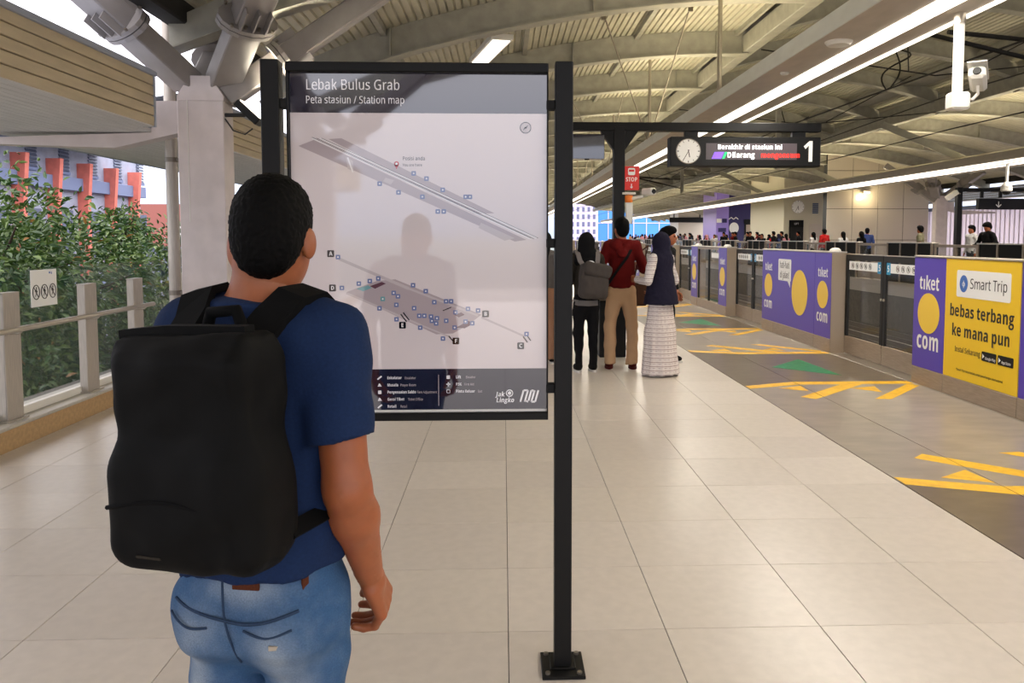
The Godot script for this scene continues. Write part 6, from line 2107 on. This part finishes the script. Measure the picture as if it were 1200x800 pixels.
# ---- standing people, one builder for the group, the far platform and the crowd
var figure_cache := {}
func figure_meshes(key: String, sp: Dictionary) -> Dictionary:
	if figure_cache.has(key): return figure_cache[key]
	var cell: float = sp.cell
	var fine: bool = cell < 0.025
	var k: float = sp.h / 1.7
	var V := func(x: float, y: float, z: float): return Vector3(x, y, z) * k
	var out := {}
	var st: float = sp.get("stance", 0.09)
	var arms: Array = sp.get("arms", [[-0.225, 1.13, 0.03], [-0.22, 0.89, -0.06], [0.225, 1.13, 0.03], [0.22, 0.89, -0.06]])
	var sh := [V.call(-0.16, 1.395, 0.0), V.call(0.16, 1.395, 0.0)]
	var el := [V.call(arms[0][0], arms[0][1], arms[0][2]), V.call(arms[2][0], arms[2][1], arms[2][2])]
	var wr := [V.call(arms[1][0], arms[1][1], arms[1][2]), V.call(arms[3][0], arms[3][1], arms[3][2])]
	var hc: Vector3 = V.call(sp.get("lean", 0.0), 1.585, -0.01)
	var hb := Basis(Vector3.UP, sp.get("look", 0.0)) * Basis(Vector3.RIGHT, sp.get("nod", 0.0))
	var slim: float = sp.get("slim", 1.0)
	var ops := [C(V.call(0, 1.0, 0), V.call(0, 1.33, 0), 0.11 * k, 0.12 * k, 0.04, 1.35), C(sh[0], sh[1], 0.045 * k, 0.045 * k, 0.05), C(V.call(0, 1.38, 0.01), V.call(0, 1.53, 0), 0.055 * k, 0.05 * k, 0.04), C(V.call(0, 0.92, 0), V.call(0, 1.05, 0), 0.115 * k, 0.11 * k, 0.04, 1.3)]
	for e in 2:
		var sx := (e * 2 - 1) * st
		ops.append(C(sh[e], el[e], 0.043 * k, 0.037 * k, 0.03))
		ops.append(C(el[e], wr[e], 0.036 * k, 0.026 * k, 0.02))
		ops.append(C(V.call((e * 2 - 1) * 0.08, 0.9, 0), V.call(sx, 0.49, -0.01), 0.072 * k, 0.05 * k, 0.04))
		ops.append(C(V.call(sx, 0.49, -0.01), V.call(sx, 0.09, 0.015), 0.048 * k, 0.035 * k, 0.02))
		ops.append(C(V.call(sx, 0.07, 0.0), V.call(sx * 1.1, 0.045, -0.13), 0.035 * k, 0.03 * k, 0.02))
	var list := []
	if fine:
		list.append(soft(ops, cell))
		list.append(soft(head_ops(hc, hb, k), 0.009))
		for e in 2:
			var d: Vector3 = (wr[e] - el[e]).normalized()
			var n := Vector3(-(e * 2 - 1) * 0.9, 0.1, -0.3).normalized()
			n = (n - d * n.dot(d)).normalized()
			var s := d.cross(n)
			list.append(soft(hand_frame(wr[e], d, n, s if s.z > 0 else -s, k, 0.7), 0.0065))
	else:
		ops.append_array(head_ops(hc, hb, k, false))
		for e in 2: ops.append(C(wr[e], wr[e] + (wr[e] - el[e]).normalized() * 0.14 * k, 0.03 * k, 0.022 * k, 0.02, 1.6))
		list.append(soft(ops, cell))
	out.body = join(list)
	out.head = [hc, hb, k]
	# top garment
	var grow: float = sp.get("loose", 0.0)
	var top_end: float = sp.get("hem", 0.9)
	var top := [C(V.call(0, top_end - 0.05, 0), V.call(0, 1.33, 0), (0.145 + grow) * k * slim, (0.138 + grow * 0.4) * k * slim, 0.05, 1.3), C(sh[0] + V.call(0.02, -0.01, 0), sh[1] + V.call(-0.02, -0.01, 0), 0.065 * k, 0.065 * k, 0.06), C(V.call(-0.08, 1.41, 0.01), V.call(0, 1.455, 0.012), 0.05 * k, 0.055 * k, 0.04), C(V.call(0.08, 1.41, 0.01), V.call(0, 1.455, 0.012), 0.05 * k, 0.055 * k, 0.04)]
	var sleeve: float = sp.get("sleeve", 1.0)
	for e in 2:
		if sleeve > 0.7:
			top.append(C(sh[e], el[e], 0.058 * k, 0.052 * k, 0.04))
			top.append(C(el[e], el[e].lerp(wr[e], 0.93), 0.052 * k, 0.042 * k, 0.02, 1.0, true))
		else: top.append(C(sh[e], sh[e].lerp(el[e], 0.7), 0.058 * k, 0.06 * k, 0.04, 1.0, true))
	top.append(["p", Vector3(0, -1, 0), -top_end * k])
	top.append(["p", Vector3(0, 1, 0), 1.475 * k])
	out.top = join([soft(top, cell, cell * 0.9, 6.0)])
	# lower garment
	var low := []
	if sp.get("skirt", false):
		low = [C(V.call(0, 0.95, 0), V.call(0, 0.5, 0), 0.15 * k, 0.20 * k, 0.05, 1.2), C(V.call(0, 0.5, 0), V.call(0, 0.02, 0.01), 0.20 * k, 0.255 * k, 0.06, 1.15, true)]
	else:
		low = [C(V.call(0, 1.0, 0), V.call(0, 0.88, 0), 0.135 * k * slim, 0.14 * k * slim, 0.04, 1.25)]
		for e in 2:
			var sx := (e * 2 - 1) * st
			low.append(C(V.call((e * 2 - 1) * 0.075, 0.88, 0.01), V.call(sx, 0.49, -0.01), 0.092 * k * slim, 0.066 * k * slim, 0.03))
			low.append(C(V.call(sx, 0.49, -0.01), V.call(sx, 0.055, 0.015), 0.066 * k * slim, sp.get("cuff", 0.058) * k, 0.03, 1.0, true))
	low.append(["p", Vector3(0, 1, 0), 1.0 * k])
	out.low = join([soft(low, cell, cell * 0.9, 5.0, Vector3(1, 1, 1) if not sp.get("skirt", false) else Vector3(2.2, 0.15, 2.2))])
	# hair or veil
	var w := func(x: float, y: float, z: float): return hc + hb * (Vector3(x, y, z) * k)
	var hr := []
	match sp.get("cover", "hair"):
		"hair":
			hr = [El(w.call(0, 0.032, 0.014), Vector3(0.083, 0.098, 0.10) * k, hb, 0.02), El(w.call(0, 0.075, -0.03), Vector3(0.07, 0.06, 0.08) * k, hb, 0.03), El(w.call(0, -0.03, 0.05), Vector3(0.065, 0.065, 0.05) * k, hb, 0.03), ["-e", w.call(0, -0.055, -0.10), Vector3(0.12, 0.10, 0.085) * k, hb, 0.0]]
		"long":
			hr = [El(w.call(0, 0.03, 0.014), Vector3(0.085, 0.098, 0.10) * k, hb, 0.02), C(w.call(0, 0.0, 0.04), w.call(0, -0.2, 0.075), 0.08 * k, 0.07 * k, 0.04), ["-e", w.call(0, -0.065, -0.10), Vector3(0.075, 0.12, 0.085) * k, hb, 0.0]]
		_:
			var drop: float = sp.get("veil", 1.2)
			hr = [El(w.call(0, 0.025, 0.014), Vector3(0.094, 0.112, 0.110) * k, hb, 0.02), C(w.call(0, -0.02, 0.02), V.call(0, 1.40, 0.015), 0.088 * k, 0.105 * k, 0.06), C(V.call(0, 1.40, 0.01), V.call(0, drop, 0.01), 0.125 * k, (0.16 + (1.3 - drop) * 0.16) * k, 0.08, 1.15, true), C(V.call(-0.1, 1.37, 0.0), V.call(0.1, 1.37, 0.0), 0.09 * k, 0.09 * k, 0.06)]
			hr.append(["-e", w.call(0, -0.02, -0.105), Vector3(0.062, 0.082, 0.05) * k, hb, 0.0])
	out.cover = join([soft(hr, minf(cell, 0.012) if fine else cell * 0.8, 0.006 if fine else 0.0, 12.0)])
	if fine:
		out.shoes = []
		for e in 2:
			var sx := (e * 2 - 1) * st
			var f := [El(V.call(sx * 1.08, 0.05, -0.055), Vector3(0.047, 0.045, 0.13) * k, Basis(), 0.02), El(V.call(sx, 0.08, 0.02), Vector3(0.045, 0.045, 0.05) * k, Basis(), 0.03), ["p", Vector3(0, -1, 0), -0.018]]
			var sl := Shape.new()
			var o := []
			for q in ell(Vector2.ZERO, 0.049 * k, 0.135 * k, 18): o.append(q + Vector2(sx * 1.08, -0.055) * k)
			sl.prism(o, Vector3(0, 0.022, 0), Vector3(1, 0, 0), Vector3(0, 0, 1), Vector3(0, -0.022, 0))
			out.shoes.append([join([soft(f, 0.012)]), sl.mesh()])
	figure_cache[key] = out
	return out
func figure(key: String, sp: Dictionary, label: String, at: Vector3, turn: float, mats: Array, group := "") -> Node3D:
	# mats: top, lower, cover, shoe, sole
	var m := figure_meshes(key, sp)
	var t := thing("person", label, "person", at, turn, group)
	obj("body", m.body, M.skin if sp.get("cell", 0.03) < 0.025 else M.skin_far, t)
	obj(sp.get("top_name", "shirt"), m.top, M[mats[0]], t)
	obj("skirt" if sp.get("skirt", false) else "trousers", m.low, M[mats[1]], t)
	obj("hair" if sp.get("cover", "hair") in ["hair", "long"] else "headscarf", m.cover, M[mats[2]], t)
	if m.has("shoes"):
		face_parts(t, m.head[0], m.head[1], m.head[2])
		for e in 2:
			var s := obj("shoe", m.shoes[e][0], M[mats[3]], t)
			obj("sole", m.shoes[e][1], M[mats[4]], s)
	return t

func waiting_group() -> void:
	# woman with the grey rucksack
	var t := figure("a", {"h": 1.56, "cell": 0.016, "cover": "veil", "veil": 1.38, "hem": 0.82, "loose": 0.012, "cuff": 0.045, "top_name": "jacket", "arms": [[-0.22, 1.14, 0.02], [-0.2, 0.95, -0.14], [0.22, 1.14, 0.02], [0.19, 0.98, -0.16]]}, "woman in a black headscarf and dark jacket, wearing the grey rucksack", Vector3(0.93, 0, -9.0), 0.12, ["olive", "black_cloth", "black_cloth", "shoe", "sole"])
	var s := Shape.new()
	s.ribbon([Vector3(-0.15, 0.80, 0.02), Vector3(-0.11, 0.79, 0.10), Vector3(0, 0.785, 0.125), Vector3(0.11, 0.79, 0.10)], [Vector3(-1, 0, 0), Vector3(-0.5, 0, 1), Vector3(0, 0, 1), Vector3(0.5, 0, 1)], 0.06, 0.012)
	obj("shirt_tail", s, M.grey_cloth, t)
	t = thing("rucksack", "grey flap rucksack on the back of the woman in the black headscarf", "rucksack", Vector3(0.93, 0, -9.0), 0.12)
	var c := Vector3(0.03, 1.04, 0.205)
	var b := Basis(Vector3(0, 0, 1), -0.08)
	obj("bag_body", join([soft([["b", c, Vector3(0.155, 0.20, 0.075), 0.05, b, 0.02], ["b", c + Vector3(0.02, -0.06, 0.03), Vector3(0.14, 0.12, 0.075), 0.05, b, 0.03]], 0.016, 0.014, 7.0)]), M.grey_bag, t)
	obj("flap", join([soft([["b", c + Vector3(0.04, 0.12, 0.055), Vector3(0.155, 0.075, 0.06), 0.04, b * Basis(Vector3(0, 0, 1), -0.14), 0.02]], 0.014, 0.01, 7.0)]), M.grey_bag, t)
	for e in [-1, 1]:
		s = Shape.new()
		s.ribbon([Vector3(e * 0.06 + 0.02, 1.17, 0.165), Vector3(e * 0.10, 1.26, 0.135), Vector3(e * 0.115, 1.34, 0.085), Vector3(e * 0.12, 1.37, 0.01), Vector3(e * 0.125, 1.33, -0.09), Vector3(e * 0.13, 1.15, -0.13)], [Vector3(0, 0.2, 1), Vector3(0, 0.5, 1), Vector3(0, 1, 0.6), Vector3(0, 1, 0), Vector3(0, 0.5, -1), Vector3(0, 0, -1)], 0.05, 0.02)
		obj("shoulder_strap", s, M.pale_strap, t)
	s = Shape.new()
	s.lathe(Vector3(0.02, 1.215, 0.15), [Vector2(0.05, 0), Vector2(0.045, 0.02), Vector2(0.0, 0.024)], 16, Basis(Vector3.RIGHT, PI / 2 - 0.2))
	obj("badge", s, M.print_white, t)
	# man in the red hooded top
	t = figure("b", {"h": 1.73, "cell": 0.016, "hem": 0.92, "loose": 0.01, "stance": 0.125, "cuff": 0.068, "look": 0.25, "top_name": "hooded_top", "arms": [[-0.24, 1.15, 0.03], [-0.2, 0.96, -0.12], [0.25, 1.14, 0.02], [0.2, 1.16, -0.2]]}, "man in a dark red hooded top and khaki trousers seen from behind", Vector3(1.36, 0, -9.2), -0.1, ["maroon", "khaki", "hair", "maroon_shoe", "maroon_shoe"])
	obj("hood", join([soft([C(Vector3(-0.085, 1.43, 0.035), Vector3(0.085, 1.43, 0.035), 0.06, 0.06, 0.03), C(Vector3(-0.06, 1.43, 0.06), Vector3(0.0, 1.33, 0.115), 0.05, 0.045, 0.04), C(Vector3(0.06, 1.43, 0.06), Vector3(0.0, 1.33, 0.115), 0.05, 0.045, 0.04)], 0.014, 0.02, 8.0)]), M.maroon, t)
	s = Shape.new()
	s.ribbon([Vector3(0.13, 1.43, 0.05), Vector3(0.06, 1.30, 0.135), Vector3(-0.05, 1.15, 0.155), Vector3(-0.15, 1.0, 0.12), Vector3(-0.19, 0.95, 0.0)], [Vector3(0.2, 0.6, 1), Vector3(0.1, 0.2, 1), Vector3(0, 0, 1), Vector3(-0.5, 0, 1), Vector3(-1, 0, 0)], 0.03, 0.008)
	obj("bag_strap", s, M.black_cloth, t)
	# woman in the long navy veil and striped skirt
	figure("c", {"h": 1.56, "cell": 0.016, "cover": "veil", "veil": 0.86, "hem": 0.9, "skirt": true, "nod": -0.1, "top_name": "knit_top", "arms": [[-0.25, 1.14, 0.0], [-0.16, 1.15, -0.25], [0.25, 1.12, 0.03], [0.2, 1.0, -0.2]]}, "woman in a long navy headscarf and pale striped skirt reaching the floor", Vector3(1.725, 0, -8.75), 0.75, ["stripe_knit", "skirt", "navy_veil", "shoe", "sole"])
	# the person half hidden behind her
	figure("d", {"h": 1.64, "cell": 0.016, "look": 0.2, "top_name": "jacket", "cuff": 0.06}, "person with dark hair, half hidden behind the woman in the navy headscarf", Vector3(1.965, 0, -9.6), -2.1, ["black_cloth", "black_cloth", "hair", "shoe", "sole"])
	s = Shape.new()
	s.box(Vector3(1.58, 0.88, -9.3), Vector3(0.22, 0.32, 0.1), Basis(Vector3.UP, 0.4), 0.03)
	var o := obj("shoulder_bag", s, M.brown_bag)
	tag(o, "brown shoulder bag hanging beside the woman in the navy headscarf", "bag")
	s = Shape.new()
	s.tube([Vector3(1.52, 1.03, -9.3), Vector3(1.62, 1.35, -9.45), Vector3(1.72, 1.42, -9.5)], 0.01, 6)
	s.tube([Vector3(1.66, 1.03, -9.33), Vector3(1.68, 1.3, -9.45), Vector3(1.72, 1.42, -9.5)], 0.01, 6)
	obj("bag_strap", s, M.brown_bag, o)
	# the person seen past the post of the map board
	t = figure("e", {"h": 1.58, "cell": 0.016, "cover": "long", "hem": 0.9, "sleeve": 0.5, "top_name": "blouse", "arms": [[-0.23, 1.13, 0.0], [-0.12, 1.12, -0.24], [0.23, 1.13, 0.0], [0.16, 1.1, -0.25]]}, "person in a grey top and tan trousers partly hidden behind the map board", Vector3(0.5, 0, -9.65), -0.2, ["grey_cloth", "tan", "hair", "shoe", "sole"])
	# a dark bin behind the group
	t = thing("litter_bin", "dark slim litter bin standing behind the man in red", "bin", Vector3(1.38, 0, -10.2))
	s = Shape.new()
	s.span(Vector3(-0.17, 0.0, -0.15), Vector3(0.17, 0.72, 0.15), 0.012)
	obj("body", s, M.black, t)
	s = Shape.new()
	s.span(Vector3(-0.18, 0.72, -0.16), Vector3(0.18, 0.78, 0.16), 0.015)
	obj("lid", s, M.bolt, t)

func crowd() -> void:
	# people on the opposite platform who stand out
	var sp := {"h": 1.74, "cell": 0.03, "hem": 0.92}
	var near := [
		["m", sp, "man in a red shirt on the opposite platform before the cream wall", 13.15, -32.5, 0.3, ["red_cloth", "black_cloth", "hair"]],
		["w", {"h": 1.62, "cell": 0.03, "cover": "long", "hem": 0.9}, "person in pale grey next to the red shirt on the opposite platform", 13.2, -33.8, 0.5, ["white_cloth", "black_cloth", "hair"]],
		["w", {}, "person in white with long dark hair before the cream panel wall", 13.2, -30.8, 0.2, ["white_cloth", "blue_cloth", "hair"]],
		["w", {}, "first of two dark heads close together across the tracks", 13.15, -29.1, 0.4, ["black_cloth", "black_cloth", "hair"]],
		["m", {}, "second of two dark heads close together across the tracks", 13.6, -29.6, -0.4, ["blue_cloth", "black_cloth", "hair"]],
		["hold", {"h": 1.76, "cell": 0.03, "hem": 0.92, "sleeve": 0.5, "look": -0.5, "arms": [[-0.22, 1.13, 0.03], [-0.2, 0.9, -0.06], [0.34, 1.5, -0.1], [0.11, 1.66, -0.06]]}, "man in sage green with one hand on his head across the tracks", 13.15, -24.9, 0.9, ["sage", "black_cloth", "hair"]],
		["m", {}, "man in a white shirt facing the tracks beside the man in black", 13.5, -22.7, 1.7, ["white_cloth", "black_cloth", "hair"]],
		["bend", {"h": 1.80, "cell": 0.026, "hem": 0.9, "loose": 0.015, "nod": -0.5, "look": -0.3, "arms": [[-0.27, 1.16, -0.02], [-0.2, 1.12, -0.26], [0.27, 1.16, -0.02], [0.22, 1.1, -0.26]]}, "man in a black jacket leaning over the screen doors across the tracks", 12.98, -21.1, 1.9, ["black_cloth", "black_cloth", "hair"]],
	]
	for q in near: figure(q[0], q[1], q[2], Vector3(q[3], OY, q[4]), q[5], q[6])
	# the waiting crowd farther along
	var r := RandomNumberGenerator.new()
	r.seed = 21
	var tops := [["black_cloth", "black"], ["white_cloth", "white"], ["red_cloth", "red"], ["blue_cloth", "blue"], ["pink_cloth", "pink"], ["ochre_cloth", "ochre"], ["grey_cloth", "grey"], ["maroon", "dark red"]]
	var kinds := [["far_m", {"h": 1.7, "cell": 0.05, "hem": 0.92}, "hair", "short dark hair"], ["far_w", {"h": 1.58, "cell": 0.05, "cover": "long", "hem": 0.9}, "hair", "long dark hair"], ["far_v", {"h": 1.56, "cell": 0.05, "cover": "veil", "veil": 1.2, "hem": 0.8}, "", "headscarf"]]
	for i in 62:
		var z := -37.5 - 0.74 * i + r.randf_range(-0.1, 0.1)
		var x := 12.95 + 0.75 * (i % 3) + r.randf_range(-0.12, 0.12)
		var kd: Array = kinds[r.randi() % 3]
		var c: Array = tops[[0, 0, 0, 1, 2, 3, 4, 5, 6, 7][r.randi() % 10]]
		var v: String = kd[2] if kd[2] else ["black_cloth", "white_cloth", "navy_veil", "pink_cloth", "grey_cloth"][r.randi() % 5]
		var lab := "person in %s with %s in the crowd on the opposite platform" % [c[1], kd[3] if kd[2] else {"black_cloth": "a black", "white_cloth": "a white", "navy_veil": "a navy", "pink_cloth": "a pink", "grey_cloth": "a grey"}[v] + " headscarf"]
		figure(kd[0], kd[1], lab, Vector3(x, OY, z), r.randf_range(0.2, 2.8), [c[0], "black_cloth", v], "crowd on the opposite platform, " + c[1])
	for i in 12:
		var z := -34.0 - 4.2 * i
		var kd: Array = kinds[r.randi() % 3]
		var c: Array = tops[r.randi() % tops.size()]
		var v: String = kd[2] if kd[2] else ["black_cloth", "white_cloth", "navy_veil", "pink_cloth", "grey_cloth"][r.randi() % 5]
		figure(kd[0], kd[1], "person in %s waiting far along this platform" % c[1], Vector3(r.randf_range(2.2, 3.9), 0, z), r.randf_range(-2.8, 2.8), [c[0], "black_cloth", v], "people far along this platform, " + c[1])
